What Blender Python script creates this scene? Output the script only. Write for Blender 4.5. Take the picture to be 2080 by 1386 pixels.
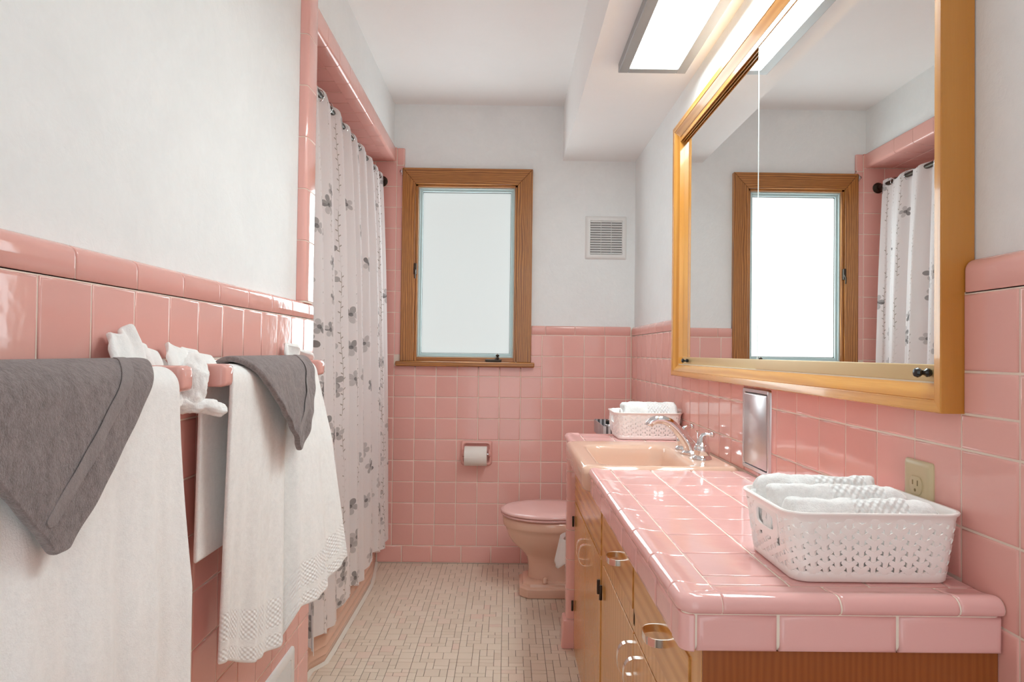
import bpy, bmesh, math, random
from mathutils import Vector, Matrix
random.seed(7)
R = math.radians
PI = math.pi
for o in list(bpy.data.objects):
    bpy.data.objects.remove(o)
scene = bpy.context.scene
COL = scene.collection

# ------------------------------------------------------------------ camera, world, exposure
cam = bpy.data.cameras.new('camera')
cam.sensor_width = 36.0
cam.lens = 1378.85 * 36.0 / 2080.0
cam.clip_start = 0.02
camo = bpy.data.objects.new('camera', cam)
COL.objects.link(camo)
_fw = Vector((0.0055765, 0.99985213, 0.01626741))
_rt = Vector((0.99990906, -0.00577509, 0.01218674))
_up = Vector((-0.01227888, -0.01619797, 0.99979341))
camo.matrix_world = Matrix(((_rt.x, _up.x, -_fw.x, 0.0), (_rt.y, _up.y, -_fw.y, 0.0),
                            (_rt.z, _up.z, -_fw.z, 1.0997), (0, 0, 0, 1)))
scene.camera = camo
world = bpy.data.worlds.new('world')
scene.world = world
world.use_nodes = True
world.node_tree.nodes['Background'].inputs[0].default_value = (0.86, 0.955, 0.985, 1)
world.node_tree.nodes['Background'].inputs[1].default_value = 1.05
LAMP = 14.8          # strength of the lens of the ceiling fixture
PANE = 0.315         # daylight glow of the frosted window pane
vs = scene.view_settings
vs.view_transform = 'Standard'
vs.look = 'None'
vs.gamma = 1.0
vs.use_curve_mapping = False
vs.exposure = 0.88
# daylight arriving through the frosted window pane
sky_l = bpy.data.lights.new('window_daylight', 'AREA')
sky_l.shape = 'RECTANGLE'; sky_l.size = 0.47; sky_l.size_y = 0.84
sky_l.energy = 3.4; sky_l.color = (0.83, 0.98, 1.02)
sky_o = bpy.data.objects.new('window_daylight', sky_l)
COL.objects.link(sky_o)
sky_o.location = (-0.2255, 3.5825, 1.5145); sky_o.rotation_euler = (-R(90), 0, 0)
scene.cycles.max_bounces = 12
scene.cycles.diffuse_bounces = 8

# ------------------------------------------------------------------ key dimensions (metres)
XL, XR, YB = -0.587, 0.643, 3.540        # faces of the tiled walls
XLP, XRP, YBP = -0.612, 0.660, 3.555     # plaster faces
T = 0.110                                # tile pitch
ZB = 0.0898                              # top of the base tiles
HC = 2.398                               # ceiling
ZT = 0.785                               # countertop
YREAR = -0.75

# ------------------------------------------------------------------ material helpers
class NT:
    def __init__(s, name):
        s.m = bpy.data.materials.new(name)
        s.m.use_nodes = True
        s.t = s.m.node_tree
        s.b = s.t.nodes['Principled BSDF']
    def n(s, typ, **kw):
        nd = s.t.nodes.new(typ)
        for k, v in kw.items():
            setattr(nd, k, v)
        return nd
    def set(s, nd, key, v):
        if v is None:
            return
        if hasattr(v, 'is_linked') or hasattr(v, 'links'):
            s.t.links.new(v, nd.inputs[key])
        else:
            nd.inputs[key].default_value = v
    def math(s, op, a, b=None, c=None, clamp=False):
        nd = s.n('ShaderNodeMath', operation=op, use_clamp=clamp)
        s.set(nd, 0, a); s.set(nd, 1, b); s.set(nd, 2, c)
        return nd.outputs[0]
    def mix(s, f, a, b, blend='MIX'):
        nd = s.n('ShaderNodeMix', data_type='RGBA', blend_type=blend)
        s.set(nd, 0, f); s.set(nd, 6, a); s.set(nd, 7, b)
        return nd.outputs[2]
    def coord(s, out='Object', scale=None, loc=None):
        tc = s.n('ShaderNodeTexCoord')
        if scale is None:
            return tc.outputs[out]
        mp = s.n('ShaderNodeMapping')
        s.t.links.new(tc.outputs[out], mp.inputs[0])
        mp.inputs['Scale'].default_value = scale
        if loc:
            mp.inputs['Location'].default_value = loc
        return mp.outputs[0]
    def noise(s, vec, scale, detail=3.0, rough=0.5, dist=0.0):
        nd = s.n('ShaderNodeTexNoise')
        s.set(nd, 'Vector', vec)
        nd.inputs['Scale'].default_value = scale
        nd.inputs['Detail'].default_value = detail
        nd.inputs['Roughness'].default_value = rough
        nd.inputs['Distortion'].default_value = dist
        return nd.outputs[0]
    def ramp(s, f, stops):
        nd = s.n('ShaderNodeValToRGB')
        s.set(nd, 0, f)
        e = nd.color_ramp.elements
        while len(e) > len(stops):
            e.remove(e[-1])
        while len(e) < len(stops):
            e.new(0.5)
        for i, (p, c) in enumerate(stops):
            e[i].position = p
            e[i].color = (c[0], c[1], c[2], 1) if len(c) == 3 else c
        return nd.outputs[0]
    def bump(s, h, strength, dist=0.01):
        nd = s.n('ShaderNodeBump')
        s.set(nd, 'Height', h)
        nd.inputs['Strength'].default_value = strength
        nd.inputs['Distance'].default_value = dist
        s.t.links.new(nd.outputs[0], s.b.inputs['Normal'])
        return nd
    def base(s, c):
        s.set(s.b, 'Base Color', c if not isinstance(c, tuple) or len(c) == 4 else (c[0], c[1], c[2], 1))
    def pr(s, **kw):
        for k, v in kw.items():
            s.set(s.b, k.replace('_', ' '), v)

def srgb(r, g, b):
    f = lambda c: (c / 255 / 12.92) if c / 255 <= 0.04045 else ((c / 255 + 0.055) / 1.055) ** 2.4
    return (f(r), f(g), f(b), 1.0)

def plain(name, col, rough=0.5, metal=0.0, **kw):
    k = NT(name); k.base(col); k.pr(Roughness=rough, Metallic=metal, **kw)
    return k.m

def glaze(name, col, rough=0.07, var=0.05, wave=0.25):
    k = NT(name)
    oi = k.n('ShaderNodeObjectInfo')
    hs = k.n('ShaderNodeHueSaturation')
    k.set(hs, 'Color', col)
    k.set(hs, 'Value', k.math('MULTIPLY_ADD', oi.outputs['Random'], var * 2, 1 - var))
    k.set(hs, 'Saturation', k.math('MULTIPLY_ADD', oi.outputs['Random'], -var, 1 + var / 2))
    k.base(hs.outputs[0])
    k.pr(Roughness=rough)
    k.bump(k.noise(k.coord('Object'), 22.0, 2.0), wave, 0.002)
    return k.m

def plaster(name, col, amt=0.05, sc=4.0, bump=0.25):
    k = NT(name)
    c = k.coord('Object')
    a = k.noise(c, sc, 6.0, 0.62, 0.6)
    b = k.noise(c, sc * 9, 4.0, 0.6, 1.2)
    f = k.math('ADD', k.math('MULTIPLY', a, 0.7), k.math('MULTIPLY', b, 0.3))
    lo = tuple(x * (1 - amt) for x in col[:3]); hi = tuple(min(1, x * (1 + amt)) for x in col[:3])
    k.base(k.ramp(f, [(0.3, lo), (0.7, hi)]))
    k.pr(Roughness=0.62)
    k.bump(k.math('ADD', k.noise(c, 38.0, 5.0, 0.65, 1.0), k.math('MULTIPLY', a, 2.0)), bump, 0.004)
    return k.m

def wood(name, light, dark, axis, rough=0.3, ring=26.0, coat=0.0, dist=3.0, pore=0.35, band='X', spec=0.5):
    k = NT(name)
    sc = {'X': (0.10, 1, 1), 'Y': (1, 0.10, 1), 'Z': (1, 1, 0.10)}[axis]
    c = k.coord('Object', sc)
    w = k.n('ShaderNodeTexWave', wave_type='BANDS', bands_direction={'X': 'Z', 'Y': 'Z', 'Z': band}[axis])
    k.set(w, 'Vector', c)
    w.inputs['Scale'].default_value = ring
    w.inputs['Distortion'].default_value = dist * 4
    w.inputs['Detail'].default_value = 2.5
    w.inputs['Detail Scale'].default_value = 0.6
    w.inputs['Detail Roughness'].default_value = 0.55
    sf = tuple(v if v == 1 else 0.03 for v in sc)
    fine = k.noise(k.coord('Object', sf), 420.0, 3.0, 0.6)
    big = k.noise(c, 9.0, 3.0)
    f = k.math('ADD', k.math('MULTIPLY', w.outputs[1] if len(w.outputs) > 1 else w.outputs[0], 0.55),
               k.math('MULTIPLY', big, 0.45))
    col = k.ramp(f, [(0.12, dark), (0.42, tuple((a + b) / 2 for a, b in zip(light, dark))), (0.72, light)])
    col = k.mix(k.math('MULTIPLY', k.ramp(fine, [(0.42, (1, 1, 1)), (0.56, (0, 0, 0))]), pore), col, tuple(dark[:3]) + (1,))
    k.base(col)
    k.pr(Roughness=rough, Coat_Weight=coat, Coat_Roughness=0.05, Specular_IOR_Level=spec)
    k.bump(fine, 0.06, 0.002)
    return k.m

def terry(name, col, sc=420.0, strength=0.9, band=None, dark=0.9):
    k = NT(name)
    c = k.coord('Object')
    n1 = k.noise(c, sc, 3.0, 0.7)
    n2 = k.noise(c, sc * 0.28, 3.0, 0.6)
    h = k.math('ADD', k.math('MULTIPLY', n1, 0.6), k.math('MULTIPLY', n2, 0.7))
    lo = tuple(x * dark for x in col[:3])
    bigv = k.noise(k.coord('Object', (1.0, 1.0, 0.45)), 55.0, 4.0, 0.65)
    k.base(k.ramp(k.math('ADD', k.math('MULTIPLY', h, 0.65), k.math('MULTIPLY', bigv, 0.45)), [(0.45, lo), (0.76, col[:3])]))
    if band:
        uv = k.n('ShaderNodeSeparateXYZ')
        k.set(uv, 0, k.coord('UV'))
        v = uv.outputs[1]; u = uv.outputs[0]
        msk = None
        for (a, b) in band:
            m1 = k.math('MULTIPLY', k.math('GREATER_THAN', v, a), k.math('LESS_THAN', v, b))
            msk = m1 if msk is None else k.math('MAXIMUM', msk, m1)
        s = 2 * PI / 0.011
        waf = k.math('ADD', k.math('SINE', k.math('MULTIPLY', k.math('ADD', u, v), s)),
                     k.math('SINE', k.math('MULTIPLY', k.math('SUBTRACT', u, v), s)))
        h = k.math('ADD', k.math('MULTIPLY', h, k.math('MULTIPLY_ADD', msk, -0.75, 1.0)),
                   k.math('MULTIPLY', k.math('MULTIPLY', waf, 0.5), msk))
    k.pr(Roughness=0.95, Sheen_Weight=0.35, Sheen_Roughness=0.5, Specular_IOR_Level=0.1)
    k.bump(h, strength, 0.004)
    return k.m

def curtain_mat():
    k = NT('curtain_print')
    uv = k.coord('UV')
    sp = k.n('ShaderNodeSeparateXYZ'); k.set(sp, 0, uv)
    u, v = sp.outputs[0], sp.outputs[1]
    def frac(x): return k.math('FRACT', x)
    cloth = (0.96, 0.93, 0.925, 1)
    # vines: thin stems with small paired leaves
    lx = k.math('MULTIPLY', k.math('SUBTRACT', frac(k.math('DIVIDE', u, 0.088)), 0.5), 0.088)
    lx = k.math('SUBTRACT', lx, k.math('MULTIPLY', k.math('SINE', k.math('MULTIPLY', v, 17.0)), 0.004))
    stem = k.math('LESS_THAN', k.math('ABSOLUTE', lx), 0.0008)
    ly = k.math('MULTIPLY', k.math('SUBTRACT', frac(k.math('DIVIDE', v, 0.019)), 0.5), 0.019)
    side = k.math('SIGN', k.math('SUBTRACT', frac(k.math('DIVIDE', v, 0.038)), 0.5))
    ex = k.math('DIVIDE', k.math('SUBTRACT', lx, k.math('MULTIPLY', side, 0.0048)), 0.0042)
    ey = k.math('DIVIDE', k.math('SUBTRACT', ly, k.math('MULTIPLY', k.math('ABSOLUTE', lx), 0.7)), 0.0026)
    leaf = k.math('LESS_THAN', k.math('ADD', k.math('MULTIPLY', ex, ex), k.math('MULTIPLY', ey, ey)), 1.0)
    gate = k.math('GREATER_THAN', k.noise(uv, 9.0, 2.0), 0.47)
    vine = k.math('MULTIPLY', k.math('MAXIMUM', stem, leaf), k.math('MULTIPLY_ADD', gate, 0.6, 0.15))
    col = k.mix(vine, cloth, (0.30, 0.25, 0.19, 1))
    # scattered grey flowers
    for sc, lim, hi in ((8.0, 0.95, 0.42), (5.6, 0.62, 0.30)):
        vo = k.n('ShaderNodeTexVoronoi', voronoi_dimensions='2D', feature='F1')
        k.set(vo, 'Vector', uv if sc > 7 else k.coord('UV', (1, 1, 1), (0.37, 0.11, 0)))
        vo.inputs['Scale'].default_value = sc
        vo.inputs['Randomness'].default_value = 0.75
        dv = k.n('ShaderNodeVectorMath', operation='SUBTRACT')
        k.set(dv, 0, uv if sc > 7 else k.coord('UV', (1, 1, 1), (0.37, 0.11, 0)))
        k.set(dv, 1, vo.outputs['Position'])
        ds = k.n('ShaderNodeSeparateXYZ'); k.set(ds, 0, dv.outputs[0])
        rc = k.n('ShaderNodeSeparateColor'); k.set(rc, 0, vo.outputs['Color'])
        rr = k.math('SQRT', k.math('ADD', k.math('MULTIPLY', ds.outputs[0], ds.outputs[0]),
                                   k.math('MULTIPLY', ds.outputs[1], ds.outputs[1])))
        th = k.math('ADD', k.math('ARCTAN2', ds.outputs[1], ds.outputs[0]), k.math('MULTIPLY', rc.outputs[2], 6.28))
        lobe = k.math('POWER', k.math('ABSOLUTE', k.math('COSINE', k.math('MULTIPLY', th, 2.5))), 0.55)
        rad = k.math('MULTIPLY', k.math('MULTIPLY_ADD', lobe, 0.68, 0.3), k.math('MULTIPLY_ADD', rc.outputs[1], 0.013, 0.026))
        on = k.math('LESS_THAN', rc.outputs[0], k.math('SUBTRACT', lim, k.math('MULTIPLY', v, hi)))
        fl = k.math('MULTIPLY', k.math('LESS_THAN', rr, rad), on)
        sec = k.math('FLOOR', k.math('MULTIPLY', k.math('ADD', th, 0.628), 0.7958))
        wn = k.n('ShaderNodeTexWhiteNoise', noise_dimensions='2D')
        cx = k.n('ShaderNodeCombineXYZ'); k.set(cx, 0, sec); k.set(cx, 1, rc.outputs[1])
        k.set(wn, 'Vector', cx.outputs[0])
        sh = k.math('MULTIPLY_ADD', k.math('POWER', wn.outputs[0], 2.6), -0.50, 0.60)
        sh = k.math('ADD', sh, k.math('MULTIPLY', k.noise(uv, 60.0, 2.0), 0.12))
        sh = k.math('MULTIPLY', sh, k.math('MULTIPLY_ADD', k.math('LESS_THAN', rr, 0.0075), -0.7, 1.0))
        cc = k.n('ShaderNodeCombineColor'); k.set(cc, 0, sh); k.set(cc, 1, k.math('MULTIPLY', sh, 0.97)); k.set(cc, 2, k.math('MULTIPLY', sh, 0.96))
        col = k.mix(k.math('MULTIPLY', fl, 0.86), col, cc.outputs[0])
    k.base(col)
    k.pr(Roughness=0.85, Specular_IOR_Level=0.15)
    tr = k.n('ShaderNodeBsdfTranslucent'); k.set(tr, 0, col)
    mx = k.n('ShaderNodeMixShader'); mx.inputs[0].default_value = 0.38
    k.t.links.new(k.b.outputs[0], mx.inputs[1]); k.t.links.new(tr.outputs[0], mx.inputs[2])
    k.t.links.new(mx.outputs[0], k.t.nodes['Material Output'].inputs[0])
    k.bump(k.noise(uv, 600.0, 2.0), 0.08, 0.001)
    return k.m

def emit(name, col, strength, rough=0.4, alb=1.0):
    k = NT(name)
    k.base(tuple(c * alb for c in col[:3])); k.pr(Roughness=rough, Emission_Strength=strength)
    k.set(k.b, 'Emission Color', col)
    return k.m

PINK = (0.80, 0.425, 0.375, 1)
M = {}
M['tile'] = glaze('pink_glazed_tile', PINK, 0.085, 0.035)
M['ctile'] = glaze('pink_counter_tile', (0.83, 0.47, 0.445, 1), 0.06, 0.03)
M['grout'] = plain('aged_grout', (0.82, 0.70, 0.60, 1), 0.85)
M['cgrout'] = plain('counter_grout', (0.88, 0.80, 0.68, 1), 0.8)
M['floorgrout'] = plain('floor_grout', (0.15, 0.105, 0.08, 1), 0.9)
M['wall'] = plaster('grey_white_plaster', (0.835, 0.85, 0.85), 0.045, 3.2, 0.22)
M['ceil'] = plaster('ceiling_paint', (0.89, 0.875, 0.865), 0.015, 3.0, 0.08)
M['oak_h'] = wood('window_oak_across', (0.52, 0.215, 0.048), (0.20, 0.062, 0.012), 'X', 0.34, 30, 0.25)
M['oak_v'] = wood('window_oak_upright', (0.52, 0.215, 0.048), (0.20, 0.062, 0.012), 'Z', 0.34, 30, 0.25)
M['maple_y'] = wood('mirror_frame_rail_wood', (0.70, 0.33, 0.070), (0.50, 0.19, 0.026), 'Y', 0.24, 14, 0.35, 2.0, 0.2)
M['maple_z'] = wood('mirror_frame_stile_wood', (0.70, 0.33, 0.070), (0.50, 0.19, 0.026), 'Z', 0.24, 14, 0.35, 2.0, 0.2, 'Y')
M['birch_z'] = wood('vanity_birch_upright', (0.72, 0.365, 0.105), (0.60, 0.28, 0.072), 'Z', 0.13, 10, 0.0, 1.6, 0.08, 'Y', 0.3)
M['birch_y'] = wood('vanity_birch_lengthwise', (0.72, 0.365, 0.105), (0.52, 0.225, 0.055), 'Y', 0.13, 10, 0.0, 1.6, 0.18, 'X', 0.3)
M['endwood'] = wood('vanity_end_panel_wood', (0.34, 0.098, 0.018), (0.27, 0.070, 0.011), 'Z', 0.3, 34, 0.3, 1.6, 0.3)
M['sash'] = plain('pale_blue_sash_paint', (0.50, 0.60, 0.60, 1), 0.4)
M['pane'] = emit('frosted_pane_daylight', (0.93, 0.985, 0.97, 1), PANE, 0.3, 0.25)
M['lens'] = emit('fixture_lens_glow', (0.84, 0.985, 1.0, 1), LAMP, 0.5)
M['black'] = plain('black_enamel', (0.012, 0.012, 0.013, 1), 0.25)
M['bronze'] = plain('dark_bronze', (0.055, 0.040, 0.030, 1), 0.35, 0.8)
M['chrome'] = plain('chrome', (0.80, 0.80, 0.82, 1), 0.06, 1.0)
M['pull'] = plain('polished_pull_metal', (0.92, 0.84, 0.77, 1), 0.12, 1.0)
M['steel'] = plain('brushed_steel', (0.62, 0.58, 0.59, 1), 0.32, 1.0)
M['alu'] = plain('aluminium_frame', (0.34, 0.34, 0.34, 1), 0.45, 0.3)
M['mirror'] = plain('mirror_silver', (0.90, 0.915, 0.905, 1), 0.004, 1.0)
M['glassedge'] = plain('glass_edge', (0.78, 0.86, 0.83, 1), 0.2)
M['tan'] = plain('tan_metal_channel', (0.62, 0.45, 0.22, 1), 0.28, 0.35)
M['white_pl'] = plain('white_plastic', (0.80, 0.79, 0.775, 1), 0.35)
M['basket'] = plain('basket_plastic', (0.93, 0.88, 0.85, 1), 0.36, Subsurface_Weight=0.0)
M['ivory'] = plain('ivory_plastic', (0.60, 0.49, 0.30, 1), 0.35)
M['slot'] = plain('outlet_slot', (0.24, 0.17, 0.07, 1), 0.6)
M['sink'] = glaze('peach_porcelain', (0.73, 0.47, 0.355, 1), 0.06, 0.0, 0.05)
M['bowl'] = glaze('tan_pink_vitreous_china', (0.74, 0.47, 0.355, 1), 0.09, 0.0, 0.05)
M['lid'] = glaze('pink_toilet_seat', (0.76, 0.46, 0.43, 1), 0.12, 0.0, 0.03)
M['tub'] = glaze('tan_pink_tub_enamel', (0.74, 0.46, 0.34, 1), 0.14, 0.0, 0.05)
M['caulk'] = plain('white_caulk', (0.72, 0.66, 0.58, 1), 0.6)
M['wtowel'] = terry('white_terry', (0.95, 0.945, 0.93), 430, 0.36, [(0.008, 0.036), (0.052, 0.118)], 0.9)
M['wtowel_p'] = terry('white_terry_plain', (0.95, 0.945, 0.93), 430, 0.36, None, 0.92)
M['roll'] = terry('white_terry_roll', (0.96, 0.955, 0.945), 480, 0.55, [(0.09, 0.17)], 0.86)
M['gtowel'] = terry('grey_terry', (0.30, 0.245, 0.24), 420, 0.9, None, 0.5)
M['gband'] = terry('grey_woven_band', (0.30, 0.25, 0.245), 900, 0.5, None, 0.7)
M['curtain'] = curtain_mat()
M['paper'] = plain('toilet_paper', (0.82, 0.77, 0.72, 1), 0.9)
M['bag'] = plain('white_bin_liner', (0.78, 0.74, 0.72, 1), 0.4)
M['mosaic'] = None
def mosaic_mat():
    k = NT('floor_mosaic')
    oi = k.n('ShaderNodeObjectInfo')
    at = k.n('ShaderNodeAttribute', attribute_name='tone')
    f = k.math('FRACT', k.math('ADD', oi.outputs['Random'], at.outputs['Fac']))
    k.base(k.ramp(f, [(0.0, (0.68, 0.565, 0.455)), (0.5, (0.73, 0.615, 0.50)), (0.88, (0.74, 0.625, 0.515)), (1.0, (0.73, 0.55, 0.455))]))
    k.pr(Roughness=0.42)
    k.bump(k.noise(k.coord('Object'), 160, 2), 0.08, 0.002)
    return k.m
M['mosaic'] = mosaic_mat()

# ------------------------------------------------------------------ mesh helpers
class MB:
    def __init__(s):
        s.v = []; s.f = []; s.uv = None
    def add(s, vs, fs):
        o = len(s.v)
        s.v += [Vector(p) for p in vs]
        s.f += [tuple(i + o for i in f) for f in fs]
        return s
    def box(s, x0, x1, y0, y1, z0, z1):
        return s.add([(x0, y0, z0), (x1, y0, z0), (x1, y1, z0), (x0, y1, z0), (x0, y0, z1), (x1, y0, z1), (x1, y1, z1), (x0, y1, z1)],
                     [(0, 3, 2, 1), (4, 5, 6, 7), (0, 1, 5, 4), (1, 2, 6, 5), (2, 3, 7, 6), (3, 0, 4, 7)])
    def loft(s, loops, cap0=True, cap1=True, close=True):
        n = len(loops[0]); vs = [p for l in loops for p in l]; fs = []
        for k in range(len(loops) - 1):
            for i in range(n if close else n - 1):
                j = (i + 1) % n
                fs.append((k * n + i, k * n + j, (k + 1) * n + j, (k + 1) * n + i))
        if cap0: fs.append(tuple(reversed(range(n))))
        if cap1: fs.append(tuple(range((len(loops) - 1) * n, len(loops) * n)))
        return s.add(vs, fs)
    def lathe(s, prof, n=20, c=(0, 0, 0), axis='Z'):
        loops = []
        for r, h in prof:
            l = []
            for i in range(n):
                a = 2 * PI * i / n
                p = (r * math.cos(a), r * math.sin(a), h)
                if axis == 'X': p = (h, r * math.cos(a), r * math.sin(a))
                if axis == 'Y': p = (r * math.sin(a), h, r * math.cos(a))
                l.append((p[0] + c[0], p[1] + c[1], p[2] + c[2]))
            loops.append(l)
        return s.loft(loops)
    def tube(s, pts, rad, n=12, sq=None):
        pts = [Vector(p) for p in pts]; loops = []
        rad = rad if isinstance(rad, (list, tuple)) else [rad] * len(pts)
        up = None
        for i, p in enumerate(pts):
            t = (pts[min(i + 1, len(pts) - 1)] - pts[max(i - 1, 0)]).normalized()
            if up is None:
                up = Vector((0, 0, 1)) if abs(t.z) < 0.9 else Vector((0, 1, 0))
            a = t.cross(up).normalized(); b = a.cross(t).normalized(); up = b
            ra, rb = (rad[i], rad[i]) if not isinstance(rad[i], tuple) else rad[i]
            loops.append([p + a * ra * math.cos(2 * PI * q / n) + b * rb * math.sin(2 * PI * q / n) for q in range(n)])
        return s.loft(loops)
    def grid(s, fn, nu, nv, uvfn=None):
        vs = []; uv = []
        for j in range(nv + 1):
            for i in range(nu + 1):
                a, b = i / nu, j / nv
                vs.append(fn(a, b)); uv.append(uvfn(a, b) if uvfn else (a, b))
        w = nu + 1
        s.uv = uv
        return s.add(vs, [(j * w + i, j * w + i + 1, (j + 1) * w + i + 1, (j + 1) * w + i) for j in range(nv) for i in range(nu)])
    def prism(s, poly, axis, a0, a1):
        def P(p, h):
            return {'X': (h, p[0], p[1]), 'Y': (p[0], h, p[1]), 'Z': (p[0], p[1], h)}[axis]
        return s.loft([[P(p, a0) for p in poly], [P(p, a1) for p in poly]])

def fuzz(o, amp=0.0025, sc=0.012, lev=1):
    tx = bpy.data.textures.new('nap', 'CLOUDS'); tx.noise_scale = sc; tx.noise_depth = 2
    m = o.modifiers.new('n', 'DISPLACE'); m.texture = tx; m.strength = amp; m.mid_level = 0.5; m.texture_coords = 'LOCAL'

ORG = {}
def mesh_of(name, mb, mat, off=Vector((0, 0, 0)), ang=38, smooth=True):
    me = bpy.data.meshes.new(name)
    me.from_pydata([tuple(p - off) for p in mb.v], [], mb.f)
    me.materials.append(mat)
    bm = bmesh.new(); bm.from_mesh(me)
    bmesh.ops.recalc_face_normals(bm, faces=bm.faces)
    bm.to_mesh(me); bm.free()
    if mb.uv:
        ul = me.uv_layers.new(name='UVMap')
        for lp in me.loops:
            ul.data[lp.index].uv = mb.uv[lp.vertex_index]
    if smooth:
        me.polygons.foreach_set('use_smooth', [True] * len(me.polygons))
        me.set_sharp_from_angle(angle=R(ang))
    return me

def obj(name, mb, mat, parent=None, loc=None, bevel=0.0, seg=2, ang=38, smooth=True, solid=0.0, sub=0, offset=0.0):
    org = ORG[parent.name] if parent is not None else Vector(loc if loc else (0, 0, 0))
    me = mesh_of(name, mb, mat, org, ang, smooth)
    o = bpy.data.objects.new(name, me)
    COL.objects.link(o)
    if parent is not None:
        o.parent = parent
    else:
        o.location = org
    ORG[o.name] = org
    if solid:
        m = o.modifiers.new('s', 'SOLIDIFY'); m.thickness = solid; m.offset = offset
    if bevel:
        m = o.modifiers.new('b', 'BEVEL'); m.width = bevel; m.segments = seg; m.limit_method = 'ANGLE'; m.angle_limit = R(35)
        m.harden_normals = True
    if sub:
        m = o.modifiers.new('d', 'SUBSURF'); m.levels = sub; m.render_levels = sub
    return o

def tag(o, label, cat=None, group=None, kind=None):
    o['label'] = label
    if cat: o['category'] = cat
    if group: o['group'] = group
    if kind: o['kind'] = kind
    return o

def thing(name, label, cat, loc, group=None, kind=None):
    o = bpy.data.objects.new(name, None)
    o.empty_display_size = 0.05
    COL.objects.link(o)
    o.location = loc
    ORG[o.name] = Vector(loc)
    return tag(o, label, cat, group, kind)

def struct(name, mb, mat, label, cat, **kw):
    return tag(obj(name, mb, mat, **kw), label, cat, kind='structure')

def copy_tree(o, parent=None):
    c = o.copy(); COL.objects.link(c); c.parent = parent
    for ch in o.children:
        copy_tree(ch, c)
    return c

# frames: (u, v, n) axes of a surface
FR = {'L': ((0, 1, 0), (0, 0, 1), (1, 0, 0)), 'R': ((0, -1, 0), (0, 0, 1), (-1, 0, 0)), 'B': ((1, 0, 0), (0, 0, 1), (0, -1, 0)),
      'F': ((1, 0, 0), (0, 1, 0), (0, 0, 1)), 'C': ((0, 1, 0), (1, 0, 0), (0, 0, -1))}
TM = {}
def tile_mesh(w, h, t, r, mat, name):
    key = (round(w, 4), round(h, 4), t, r, mat.name)
    if key not in TM:
        mb = MB()
        def ring(ins, z):
            a, b = w / 2 - ins, h / 2 - ins
            return [(-a, -b, z), (a, -b, z), (a, b, z), (-a, b, z)]
        mb.loft([ring(0, -t), ring(0, -r), ring(r * 0.3, -r * 0.3), ring(r, 0.0), ring(min(r * 2.2, w * 0.2, h * 0.2), 0.0)], cap0=False)
        me = mesh_of(name, mb, mat, ang=89)
        TM[key] = me
    return TM[key]
def place(me, name, fr, pos, parent, jit=0.0):
    u, v, n = (Vector(a) for a in FR[fr])
    rot = Matrix((u, v, n)).transposed()
    if jit:
        rot = rot @ Matrix.Rotation(random.gauss(0, jit), 3, 'X') @ Matrix.Rotation(random.gauss(0, jit), 3, 'Y')
    o = bpy.data.objects.new(name, me)
    COL.objects.link(o)
    o.parent = parent
    o.matrix_basis = Matrix.Translation(Vector(pos) - ORG[parent.name]) @ rot.to_4x4()
    return o
def tile_rect(fr, parent, d, u0, u1, v0, v1, mat, gap=0.0028, t=0.006, r=0.0022, name='tile', jit=0.0022):
    if fr == 'B': jit = 0.0009
    """tile covering the cell u0..u1, v0..v1 (world coordinates of the wall) with its face on the plane at d"""
    if u1 - u0 < 0.006 or v1 - v0 < 0.006:
        return None
    cu, cv = (u0 + u1) / 2, (v0 + v1) / 2
    pos = {'L': (d, cu, cv), 'R': (d, cu, cv), 'B': (cu, d, cv), 'F': (cu, cv, d), 'C': (cv, cu, d)}[fr]
    return place(tile_mesh(u1 - u0 - gap, v1 - v0 - gap, t, r, mat, name), name, fr, pos, parent, jit)

def rrect(cx, cy, hx, hy, r, n=8):
    pts = []
    r = max(min(r, hx, hy), 1e-4)
    for (sx, sy, a0) in ((1, 1, 0), (-1, 1, 90), (-1, -1, 180), (1, -1, 270)):
        for i in range(n + 1):
            a = R(a0 + 90 * i / n)
            pts.append((cx + sx * (hx - r) + r * math.cos(a), cy + sy * (hy - r) + r * math.sin(a)))
    return pts

# ------------------------------------------------------------------ room shell
def tiled(tag_, name, mb, mat, label):
    return struct(name, mb, mat, label, 'wall')

# ---- left wall
mb = MB().box(-0.76, XLP, YREAR, 2.035, 0, HC)
wall_left = struct('wall_left', mb, M['wall'], 'grey white plaster wall above pink tile wainscot with towel bars', 'wall')
obj('grout_bed', MB().box(XLP - 0.002, XL - 0.0016, YREAR + 0.01, 2.047, 0.0, 1.192), M['grout'], wall_left)
ks = range(-6, 11)
for k in ks:
    y0, y1 = 0.8494 + T * (k), 0.8494 + T * (k + 1)
    y1 = min(y1, 2.05)
    for m_ in range(-1, 10):
        z0 = ZB + T * m_ if m_ >= 0 else 0.002
        tile_rect('L', wall_left, XL, y0, y1, z0, ZB + T * (m_ + 1), M['tile'])
def cap_profile(h, t, r, n=6):
    """(v, n) outline of a bullnose cap: face at n=0, rounding back over the top"""
    p = [(0.0, -t), (0.0, -0.002), (0.002, 0.0), (h - r, 0.0)]
    for i in range(1, n + 1):
        a = PI / 2 * i / n
        p.append((h - r + r * math.sin(a), -r + r * math.cos(a)))
    p.append((h, -t))
    return p
CAPM = {}
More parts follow.
